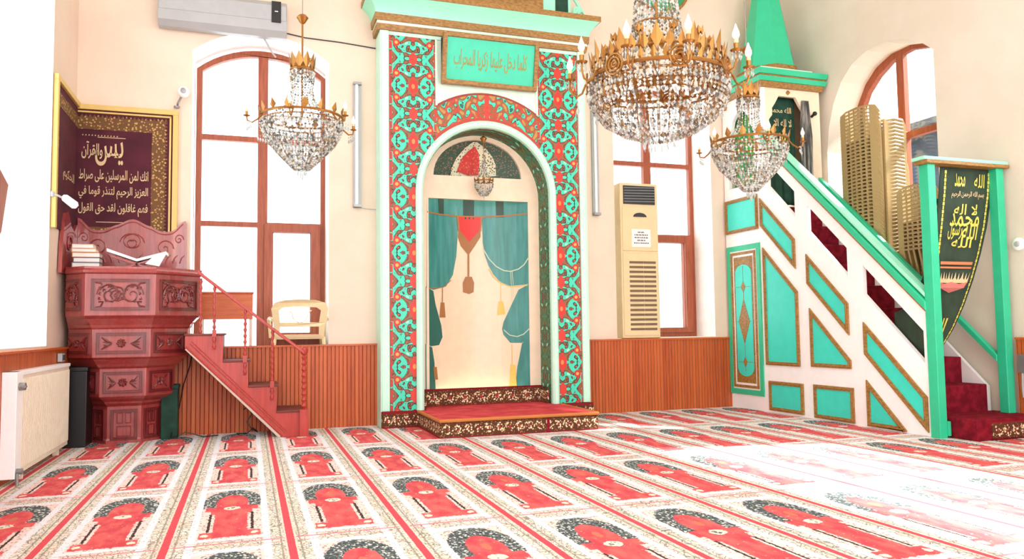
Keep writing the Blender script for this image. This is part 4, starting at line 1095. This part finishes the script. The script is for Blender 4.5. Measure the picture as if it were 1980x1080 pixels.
# ---------------------------------------------------------------- floor standing air conditioner
fa = thing('air_conditioner', 'tall beige floor standing air conditioner on the sill of the right back window', 'air conditioner', (4.94, 9.25, .961))
b = MB(); b.box(4.64, 5.20, 9.10, 9.36, .955, 3.02); b.build('body', M['acb'], fa, bevel=.015)
b = MB(); b.box(4.685, 5.15, 9.085, 9.10, 2.735, 2.98); b.build('outlet', M['black'], fa)
for i in range(6):
    b = MB(); z = 2.76+i*.037; b.add([(4.69,9.078,z),(5.145,9.078,z+.012),(5.145,9.092,z+.022),(4.69,9.092,z+.010),(4.69,9.078,z+.006),(5.145,9.078,z+.018),(5.145,9.092,z+.028),(4.69,9.092,z+.016)],
        [(0,1,2,3),(4,7,6,5),(0,4,5,1),(1,5,6,2),(2,6,7,3),(3,7,4,0)]); b.build('louvre', M['steel'], fa)
b = MB(); b.box(4.66, 5.18, 9.088, 9.10, 2.11, 2.70); b.build('upper_panel', M['acb'], fa, bevel=.004)
b = MB(); b.box(4.66, 5.18, 9.088, 9.10, .99, 2.08); b.build('lower_panel', M['acb'], fa, bevel=.004)
b = MB()
for i in range(15): z = 1.06+i*.063; b.box(4.75, 4.955, 9.082, 9.089, z, z+.030); b.box(4.962, 5.14, 9.082, 9.089, z, z+.030)
b.build('intake_grille', M['acd'], fa)
b = MB(); b.T = Matrix.Translation((4.92, 9.084, 2.575)) @ Matrix.Rotation(pi/2, 4, 'X'); b.lathe((0,0,0), [(.10,0),(.095,.008)], 24); b.T = None
for v in b.v: v.z = 2.565+max(0, (v.z-2.575))*.55
b.build('badge', M['dark'], fa)
r = thing('paper_notice', 'white paper notice with lines of grey writing stuck on the beige air conditioner', 'notice', (4.93, 9.085, 2.3))
b = MB(); b.box(4.79, 5.07, 9.080, 9.086, 2.16, 2.40); b.build('sheet', M['paper'], r)
b = MB(); rnd = random.Random(2)
for i, w in enumerate((.10,.2,.2,.12,.22)):
    x = 4.93-w/2
    while x < 4.93+w/2: l = .012+rnd.random()*.03; b.box(x, min(x+l, 4.93+w/2), 9.0785, 9.080, 2.35-i*.036, 2.366-i*.036); x += l+.008
b.build('writing', M['ink'], r)

# ---------------------------------------------------------------- stand and chair in the left window recess
r = thing('wooden_stand', 'low varnished wooden stand with orange panel in the left window recess', 'stand', (-.23, 9.35, .62))
b = MB(); b.box(-.52, .042, 9.28, 9.31, 1.25, 1.54); b.build('front_panel', M['board'], r, bevel=.004)
b = MB(); b.box(-.53, .052, 9.27, 9.50, 1.54, 1.56); b.build('top', M['board'], r, bevel=.004)
for x, y in ((-.50,9.30),(.02,9.30),(-.50,9.48),(.02,9.48)):
    b = MB(); b.box(x-.016, x+.016, y-.012, y+.016, .62, 1.54); b.build('leg', M['ltback'], r)

def chair_parts():
    out = {}
    bx = lambda y, z: -.20-.13*(z-.42)/.42-.035*(1-(y/.30)**2)
    fn = lambda y, z, d: (bx(y, z)+d, y, z)
    o_ = [(-.25,.42),(.25,.42),(.27,.60),(.29,.76),(.26,.83),(.16,.86),(0,.87),(-.16,.86),(-.26,.83),(-.29,.76),(-.27,.60)]
    out['o'] = o_; out['fn'] = fn
    return out
def chair_back(b, slots=True):
    q = chair_parts(); hs = []
    if slots:
        for k in range(5): y = -.15+k*.075; hs.append(rect(y-.024, .50, y+.024, .843))
    b.plate(q['o'], hs, q['fn'], -.011, .011)
def chair_seat(b):
    b.box(-.21, .21, -.24, .24, .405, .43)
def chair_arm(b, s):
    b.tube([(-.245, s*.275, .63), (-.05, s*.30, .655), (.12, s*.305, .64), (.19, s*.295, .57), (.20, s*.285, .42)], [.018,.022,.022,.02,.018], 8)
def chair_leg(b, sx, sy):
    b.tube([(sx*.185, sy*.25, .43), (sx*.235, sy*.285, 0)], [.024, .017], 8)
proto = MB(); chair_back(proto); chair_seat(proto)
for s in (-1, 1):
    chair_arm(proto, s); chair_leg(proto, 1, s); chair_leg(proto, -1, s)
    proto.plate([(-.25,.42),(.19,.42),(.20,.60),(.0,.64),(-.14,.60),(-.25,.64)], [], lambda a, z, d, s=s: (a, s*(.27+.03*(z-.42)/.2)+d, z), -.008, .008)
proto_o = None
def stack(cy, n, dz, grp, labs, first=None, cx=7.47, drift=0, z0=1.1, sc=1.0):
    global proto_o
    for k in range(n):
        if proto_o is None: proto_o = proto.build('plastic_chair', M['chair']); o = proto_o
        else: o = proto_o.copy(); COL.objects.link(o)
        o.location = (cx+drift*k, cy-abs(drift)*.5*k, z0+k*dz+.0005); o.scale = (.74, sc, 1.0)
        o['label'] = labs(k, n); o['category'] = 'chair'; o['group'] = grp
ordn = ['bottom','second','third','fourth','fifth','sixth','seventh','eighth','ninth','tenth','eleventh','twelfth','thirteenth','fourteenth','fifteenth','sixteenth','seventeenth','eighteenth','nineteenth','twentieth',
        'twenty-first','twenty-second','twenty-third','twenty-fourth','twenty-fifth','twenty-sixth','twenty-seventh','twenty-eighth','twenty-ninth','thirtieth','thirty-first','thirty-second','thirty-third','thirty-fourth','thirty-fifth','thirty-sixth','thirty-seventh','thirty-eighth','thirty-ninth','fortieth','forty-first','forty-second']
def lab(desc):
    def f(k, n):
        t = n-1-k
        if t == 0: return 'beige plastic chair at the very top of the %s' % desc
        if k == 0: return 'beige plastic chair at the bottom of the %s' % desc
        return 'beige plastic chair, %s from the top of the %s' % (ordn[t] if t else 'first', desc)
    return f
stack(7.60, 42, .045, 'chairs in the taller stack', lab('taller chair stack before the right window'), sc=1.13)
stack(6.78, 17, .045, 'chairs in the shorter stack', lab('shorter chair stack beside the minbar post'))

r = thing('plastic_chair', 'cream plastic armchair standing alone in the left window recess', 'chair', (.55, 9.4, .62))
ORG[r.name] = Vector((0,0,0))
def cb(name, f, m_=None):
    b = MB(); f(b); b.build(name, m_ or M['chairw'], r, bevel=.003)
def wb(b):
    q = chair_parts(); b.plate(q['o'], [[(-.20,.60),(.20,.60),(.215,.74),(.17,.775),(0,.785),(-.17,.775),(-.215,.74)], rect(-.2,.46,.2,.55)], q['fn'], -.014, .014)
cb('backrest', wb)
def orn(b):
    q = chair_parts()['fn']
    for s in (-1, 1): b.tube([q(s*(.004+.075*sin(t*pi/2/8)), .60+.10*(1-cos(t*pi/2/8)), 0) if t < 9 else q(s*(.079+.04*(t-8)/4), .70+.04*sin((t-8)/4*pi/2), 0) for t in range(13)], .006, 6)
cb('back_ornament', orn)
cb('seat', chair_seat)
for s in (-1, 1): cb('armrest', lambda b: chair_arm(b, s))
for sx in (-1, 1):
    for sy in (-1, 1): cb('leg', lambda b: chair_leg(b, sx, sy))
r.rotation_euler = (0, 0, pi/2+pi); r.location = (.55, 9.37, .622)
r.rotation_euler = (0, 0, pi/2); r.scale = (.95, 1.08, .97)

# ================================================================== MINBAR
mb_ = thing('minbar', 'white minbar stair with turquoise panels, green rails and pointed turret against the right wall', 'pulpit stair', (6.8, 7.5, 0))
X0 = 6.28
Ln = lambda k, y: k+.94*(y-5.83)
def band(y0, y1, k0, k1): return [(y0, Ln(k0, y0)), (y1, Ln(k0, y1)), (y1, Ln(k1, y1)), (y0, Ln(k1, y0))]
OP = [band(7.69, 8.19, .665, .98), band(6.86, 7.475, .665, .98), band(5.88, 6.64, .665, .98)]
ARC = [(8.44,2.98),(9.02,2.98),(9.02,3.62),(8.99,3.72),(8.93,3.80),(8.90,3.90),(8.82,3.98),(8.73,4.02),(8.64,3.98),(8.56,3.90),(8.53,3.80),(8.47,3.72),(8.44,3.62)]
out = [(5.82,0),(9.13,0),(9.13,4.2),(8.25,4.2),(8.25,1.215+.917*(8.25-5.83)),(5.82,1.21)]
b = MB(); b.plate(out, OP+[ARC], YZ, X0, X0+.055); b.build('side_panel', M['whitep'], mb_, bevel=.004)
def tpanel(poly, name='turquoise_panel', fw_=.045):
    b = MB(); b.plate(inset(poly, fw_*.8), [], YZ, X0-.008, X0); o = b.build(name, M['turq'], mb_)
    b = MB(); b.plate(poly, [inset(poly, fw_)], YZ, X0-.022, X0); i_ = inset(poly, fw_*.35); b.plate(i_, [inset(poly, fw_*.6)], YZ, X0-.03, X0-.02)
    b.build('gold_frame', M['gold'], o, bevel=.003)
tpanel(band(7.70, 8.35, .02, .385)); tpanel(band(6.86, 7.51, .01, .365)); tpanel(band(5.86, 6.65, .01, .355))
tpanel([(7.68,.60),(8.32,.60),(8.32,Ln(-.235,8.32)),(7.68,Ln(-.235,7.68))])
tpanel([(6.85,.61),(7.485,.61),(7.485,Ln(-.255,7.485)),(6.85,Ln(-.255,6.85))])
tpanel([(6.13,.015),(6.64,.015),(6.64,Ln(-.255,6.64)),(6.13,Ln(-.255,6.13))])
tpanel(rect(7.64,.03,8.28,.40)); tpanel(rect(6.83,.02,7.46,.405)); tpanel(rect(8.40,2.36,9.11,2.82))
# side door
D = rect(8.38, .19, 9.10, 2.18)
b = MB(); b.plate(D, [inset(D, .07)], YZ, X0-.02, X0); b.build('door_frame', M['green'], mb_, bevel=.003)
D1 = inset(D, .07); 
b = MB(); b.plate(D1, [], YZ, X0-.012, X0); dr = b.build('door', M['whitep'], mb_)
b = MB(); b.plate(inset(D1, .02), [inset(D1, .055)], YZ, X0-.024, X0-.012); b.plate(inset(D1, .085), [], YZ, X0-.016, X0-.012); b.build('gold_border', M['gold'], dr)
yc = (8.38+9.10)/2; w_ = .175; car = [(yc+w_*cos(pi*i/12), 1.80+.12*sin(pi*i/12)) for i in range(13)]+[(yc-w_*cos(pi*i/12), .55-.12*sin(pi*i/12)) for i in range(13)]
b = MB(); b.plate(car, [], YZ, X0-.021, X0-.014); b.build('cartouche', M['turq'], dr)
b = MB()
for c, hw, hh in ((1.62,.05,.075),(1.16,.12,.30),(.62,.045,.07)): b.plate([(yc+hw,c),(yc,c+hh),(yc-hw,c),(yc,c-hh)], [], YZ, X0-.026, X0-.02)
for z in (1.62, 1.16, .62): b.box(X0-.024, X0-.02, yc-.16, yc+.16, z-.003, z+.003)
b.box(X0-.024, X0-.02, yc-.003, yc+.003, 1.16, 1.9); b.box(X0-.024, X0-.02, yc-.003, yc+.003, .5, 1.1)
b.build('gold_diamonds', M['gold'], dr)
# rails
def sloped(b, x0, x1, y0, z0, y1, z1, h):
    b.loft([[(x0,y0,z0-h),(x1,y0,z0-h),(x1,y0,z0),(x0,y0,z0)],[(x0,y1,z1-h),(x1,y1,z1-h),(x1,y1,z1),(x0,y1,z1)]])
b = MB(); sloped(b, X0-.05, X0+.10, 5.80, 1.315, 8.25, 3.56, .09); b.build('handrail', M['green'], mb_, bevel=.008)
b = MB(); sloped(b, X0-.03, X0+.07, 5.80, 1.385, 8.25, 3.63, .05); b.build('rail_cap', M['mint'], mb_, bevel=.008)
b = MB(); sloped(b, X0-.025, X0, 5.81, 1.226, 8.25, 3.455, .025); b.build('gold_strip', M['gold'], mb_)
b = MB(); sloped(b, 7.13, 7.19, 5.80, .775, 8.24, 3.05, .07); b.build('wall_handrail', M['green'], mb_, bevel=.005)
# steps
b = MB(); b.box(6.40, 7.27, 5.44, 5.98, 0, .20); o = b.build('lowest_step', M['maroon'], mb_, bevel=.01)
b = MB(); b.box(6.58, 7.22, 5.432, 5.44, .02, .17); b.build('patterned_riser', M['bordx'], o)
for i in range(1, 10):
    y0_ = 5.98+.287*(i-1); zt = .20+.27*i; y1_ = y0_+.30 if i < 9 else 9.13
    b = MB(); b.box(X0+.056, 7.20, y0_, y1_, max(0, zt-.45), zt); b.build('step', M['maroon'], mb_, bevel=.01)
b = MB(); b.add([(7.20,5.98,0),(7.20,9.13,0),(7.20,9.13,2.63),(7.20,8.3,2.63),(7.20,5.98,.45),(7.24,5.98,0),(7.24,9.13,0),(7.24,9.13,2.63),(7.24,8.3,2.63),(7.24,5.98,.45)],
    [(0,1,2,3,4),(9,8,7,6,5),(0,5,6,1),(1,6,7,2),(2,7,8,3),(3,8,9,4),(4,9,5,0)]); b.build('far_side_panel', M['whitep'], mb_)
# gate posts and header
b = MB(); b.box(6.25, 6.345, 5.71, 5.82, 0, 2.655); b.box(6.345, 6.38, 5.70, 5.80, .02, .16); b.build('gate_post', M['green'], mb_, bevel=.006)
b = MB(); b.box(7.14, 7.235, 5.70, 5.80, .20, 2.655); b.build('gate_post', M['green'], mb_, bevel=.006)
b = MB(); b.box(6.18, 7.285, 5.68, 5.84, 2.69, 2.725); b.build('gate_lintel', M['mint'], mb_, bevel=.006)
b = MB(); b.box(6.20, 7.28, 5.665, 5.83, 2.655, 2.69); b.build('gold_moulding', M['gold'], mb_, bevel=.005)
b = MB(); b.box(6.345, 7.14, 5.83, 5.86, 2.28, 2.34); b.build('gate_crossbar', M['green'], mb_)
# turret
FA = [(6.37,2.64),(7.0,2.64),(7.0,3.66),(6.98,3.78),(6.93,3.84),(6.93,3.93),(6.88,4.0),(6.82,4.10),(6.55,4.10),(6.49,4.0),(6.44,3.93),(6.44,3.84),(6.39,3.78),(6.37,3.66)]
b = MB(); b.plate([(X0,2.64),(6.37,2.64)]+FA[::-1][:-1]+[(7.0,2.64),(7.2,2.64),(7.2,4.2),(X0,4.2)] if False else rect(X0+.055,2.64,7.2,4.2), [[(6.37,2.66)]+[(7.0,2.66)]+FA[2:]], XZ, 8.25, 8.30); b.build('turret_front', M['cream'], mb_, bevel=.003)
b = MB(); b.box(7.15, 7.20, 8.30, 9.13, 2.64, 4.2); b.box(X0+.055, 7.15, 9.09, 9.13, 2.64, 4.2); b.build('turret_wall', M['cream'], mb_)
def tcor(z0, z1, o0, o1, m_, name):
    b = MB(); r = []
    for z, o_ in ((z0,o0),(z1,o1)): r.append([(X0-o_,8.25-o_,z),(7.2+min(o_,.095),8.25-o_,z),(7.2+min(o_,.095),9.14,z),(X0-o_,9.14,z)])
    b.loft(r); b.build(name, m_, mb_, bevel=.004)
tcor(4.2, 4.27, .03, .05, M['gold'], 'gold_cornice'); tcor(4.27, 4.33, .06, .08, M['green'], 'green_cornice'); tcor(4.33, 4.36, .06, .06, M['gold'], 'gold_cornice'); tcor(4.36, 4.43, .07, .09, M['green'], 'green_cornice')
tcor(4.43, 4.50, -.05, -.05, M['mintw'], 'spire_base')
def og(R, z): return [(6.74+R*cos(pi/8+k*pi/4), 8.70+R*sin(pi/8+k*pi/4), z) for k in range(8)]
b = MB(); b.loft([og(.42,4.50), og(.42,4.55), og(.40,4.57)]); b.build('spire_moulding', M['gold'], mb_)
b = MB(); b.loft([og(.385,4.56), og(.365,4.66), og(.19,5.6), og(.015,6.55)]); b.build('spire', M['green'], mb_)
b = MB(); b.lathe((6.74,8.70,6.53), [(.02,0),(.05,.06),(.02,.12),(.035,.17),(.006,.28)], 12); b.build('finial', M['brass'], mb_, smooth=True)
# gold arabesque on side lintel
b = MB()
for y in (8.42, 8.73, 9.04): b.lathe((X0-.005, y, 4.10), [(.02,0),(.035,.03),(.02,.06)], 10)
b.lathe((6.69, 8.24, 4.12), [(.006,0),(.03,.03),(.012,.06)], 10)
b.build('gold_rosettes', M['gold'], mb_)

def clothgrid(name, label, cat, m_, fn, nu=28, nv=16, parent=None):
    b = MB(); b.grid(nu, nv, fn); o = b.build(name, m_, parent, smooth=True, solid=.008)
    if not parent: tag(o, label, cat)
    return o
r = thing('turret_curtain', 'bottle green embroidered curtain hanging in the front arch of the minbar turret', 'curtain', (6.6, 8.35, 2.65))
clothgrid('cloth', '', '', M['gcloth'], lambda u, v: (6.35+.51*u, 8.35+.015*sin(u*22)*(.4+v), 4.13-1.45*v), parent=r)
b = MB(); fz = lambda a, z: (a, 8.328, z)
letters('الله محمد', 6.47, 3.90, 6.80, 3.98, fz, b); letters('لا اله الا', 6.52, 3.72, 6.80, 3.82, fz, b); letters('الله', 6.50, 3.52, 6.72, 3.63, fz, b)
b.build('writing', M['threadw'], r, fix=False)
b = MB(); b.add([fz(6.62,3.58), fz(6.73,3.60), fz(6.74,3.36), fz(6.61,3.36)], [(0,1,2,3)]); letters('محمد', 6.6, 3.2, 6.76, 3.3, fz, b); b.build('gold_motif', M['thread'], r, fix=False)
clothgrid('side_curtain', 'leaf green patterned cloth hanging inside the side arch of the minbar turret', 'curtain', M['gcloth2'], lambda u, v: (6.42+.012*sin(u*20), 8.36+.72*u, 4.08-1.4*v))
r = thing('hanging_robe', 'grey robe hanging on a dark peg in the turret doorway of the minbar', 'robe', (6.93, 8.22, 2.9))
b = MB(); b.grid(20, 14, lambda u, v: (6.865+(.10+.07*min(1, v*3))*u+.03*(1-min(1,v*4)), 8.225+.02*sin(u*18+v*2)*min(1,v*4+.2), 4.06-1.3*v)); b.build('cloth', M['robe'], r, smooth=True, solid=.01)
b = MB(); b.tube([(7.06,8.245,3.86),(7.06,8.19,3.88)], .018, 8); b.ball((7.06,8.18,3.885), .03); b.build('peg', M['black'], r, smooth=True)

# banner in the gate
RW_ = [(2.66,6.50,7.20,5.79),(2.38,6.46,7.165,5.79),(2.07,6.41,7.10,5.80),(1.80,6.375,7.02,5.82),(1.54,6.365,6.93,5.85),(1.28,6.365,6.83,5.89),(1.05,6.37,6.72,5.93),(.88,6.375,6.60,5.955),(.80,6.38,6.50,5.96)]
def bpos(u, z, d=0):
    for i in range(len(RW_)-1):
        a, c = RW_[i], RW_[i+1]
        if z >= c[0] or i == len(RW_)-2:
            t = (a[0]-z)/(a[0]-c[0]); xl, xr, y = [a[j]+(c[j]-a[j])*t for j in (1, 2, 3)]
            k = min(1, (2.66-z)*1.2)
            return (xl+(xr-xl)*u, y-d+.012*k*sin(u*9+z*2.2), z)
bn = thing('embroidered_curtain', 'dark green curtain with gold calligraphy drawn aside in the minbar gateway', 'curtain', (6.8, 5.8, .8))
b = MB(); b.grid(24, 40, lambda u, v: bpos(u, 2.66-1.86*v)); b.build('cloth', M['banner'], bn, smooth=True, solid=.006)
b = MB(); b.grid(12, 8, lambda u, v: (6.375+.03*sin(v*7)*(1-u), 5.87+.45*u, (1.70-.88*v)*(1-u)+(1.22-.28*v)*u-.12*sin(u*pi))); b.build('gathered_tail', M['banner'], bn, smooth=True, solid=.006)
def bl(b, u, z, d=.008): return bpos(u, z, d)
b = MB()
for u0 in (.10, .92):
    for i in range(44):
        z = 2.62-i*.04; du = .014 if i % 2 else .02
        b.add([bl(b,u0-du,z), bl(b,u0+du,z), bl(b,u0+du,z-.034), bl(b,u0-du,z-.034)], [(0,1,2,3)])
letters('محمد', .28, 2.46, .47, 2.60, lambda a, z: bpos(a, z, .009), b); letters('الله', .64, 2.46, .84, 2.60, lambda a, z: bpos(a, z, .009), b)
letters('رسول', .25, 1.93, .52, 2.12, lambda a, z: bpos(a, z, .009), b); letters('الله', .52, 1.93, .80, 2.12, lambda a, z: bpos(a, z, .009), b)
letters('محمد', .26, 2.06, .80, 2.20, lambda a, z: bpos(a, z, .010), b); letters('لا اله', .32, 2.18, .74, 2.29, lambda a, z: bpos(a, z, .009), b)
letters('الله', .36, 1.85, .72, 1.96, lambda a, z: bpos(a, z, .010), b)
letters('الله', .2, 1.0, .7, 1.15, lambda a, z: bpos(a, z, .010), b)
b.build('gold_embroidery', M['thread'], bn, fix=False)
b = MB(); letters('بسم الله الرحمن الرحيم', .24, 2.34, .84, 2.42, lambda a, z: bpos(a, z, .009), b)
n = 5
for i in range(n):
    u0, u1 = .14+i*.14, .14+(i+1)*.14; um = (u0+u1)/2
    P = [bl(b,u0,1.61,.012), bl(b,u0+.02,1.55,.012), bl(b,um-.02,1.53,.012), bl(b,um,1.60,.012), bl(b,um+.02,1.53,.012), bl(b,u1-.02,1.55,.012), bl(b,u1,1.61,.012), bl(b,u1,1.50,.012), bl(b,u0,1.50,.012)]
    b.add(P, [tuple(range(9))])
b.build('white_scallops', M['threadw'], bn, fix=False)
b = MB(); 
for z, h in ((1.71,.03),(1.66,.018)): b.add([bl(b,.16,z,.010), bl(b,.84,z,.010), bl(b,.84,z-h,.010), bl(b,.16,z-h,.010)], [(0,1,2,3)])
b.build('copper_band', M['thorange'], bn, fix=False)
b = MB(); b.add([bl(b,.14,1.51,.0125), bl(b,.32,1.49,.0125), bl(b,.5,1.51,.0125), bl(b,.68,1.49,.0125), bl(b,.84,1.51,.0125), bl(b,.80,1.45,.0125), bl(b,.5,1.40,.0125), bl(b,.2,1.45,.0125)], [tuple(range(8))])
b.build('pink_motif', M['pink'], bn, fix=False)

# small things on the right wall
r = thing('alarm_bell', 'small round white device on the right wall beside the gate post', 'alarm', (7.28, 5.60, 1.87))
b = MB(); b.T = Matrix.Translation((XR-.002, 5.62, 1.88)) @ Matrix.Rotation(-pi/2, 4, 'Y'); b.lathe((0,0,0), [(.065,0),(.065,.02),(.045,.035)], 20); b.build('base', M['whitep'], r, smooth=True)
b = MB(); b.T = Matrix.Translation((XR-.036, 5.62, 1.88)) @ Matrix.Rotation(-pi/2, 4, 'Y'); b.lathe((0,0,0), [(.03,0),(.02,.02)], 14); b.build('cap', M['grey'], r, smooth=True)
r = thing('socket_box', 'grey socket box with cable on the panelling right of the gate post', 'socket', (7.24, 5.58, .68))
b = MB(); b.box(7.205, 7.25, 5.56, 5.64, .60, .78); b.build('body', M['steel'], r, bevel=.004)
b = MB(); b.tube([(7.22,5.6,.60),(7.215,5.6,.5),(7.225,5.61,.42),(7.22,5.6,.36)], .01, 8); b.build('cable', M['grey'], r, smooth=True)

# ================================================================== LIGHT
w = bpy.data.worlds.new('World'); SC.world = w; w.use_nodes = True; nt = w.node_tree
bg = nt.nodes['Background']; bg.inputs[0].default_value = (.93, .97, 1.0, 1); bg.inputs[1].default_value = 3.0
s = bpy.data.lights.new('sun', 'SUN'); s.energy = 20; s.angle = radians(3); s.color = (1, .96, .9)
so = bpy.data.objects.new('sun', s); COL.objects.link(so); so.location = (12, 2, 9)
so.rotation_euler = Vector((-1, .25, -1)).to_track_quat('-Z', 'Y').to_euler()

# ================================================================== CAMERA
cam = bpy.data.cameras.new('camera'); co = bpy.data.objects.new('camera', cam); COL.objects.link(co)
yaw, pit, rol = radians(18.882), radians(3.665), radians(-.756)
fwd = Vector((sin(yaw)*cos(pit), cos(yaw)*cos(pit), sin(pit))); rt = Vector((cos(yaw), -sin(yaw), 0)); up = rt.cross(fwd)
r2 = rt*cos(rol)+up*sin(rol); u2 = up*cos(rol)-rt*sin(rol)
mm = Matrix((r2, u2, -fwd)).transposed().to_4x4(); mm.translation = (0, 0, 1.1); co.matrix_world = mm
cam.sensor_width = 36; cam.lens = 36*1488.95/1980; cam.clip_start = .05; cam.clip_end = 200
SC.camera = co
SC.view_settings.view_transform = 'Standard'; SC.view_settings.look = 'None'; SC.view_settings.gamma = 1
SC.view_settings.use_curve_mapping = False; SC.view_settings.exposure = 0.42
try:
    SC.cycles.max_bounces = 8; SC.cycles.diffuse_bounces = 5; SC.cycles.transparent_max_bounces = 16; SC.cycles.transmission_bounces = 6
except Exception: pass
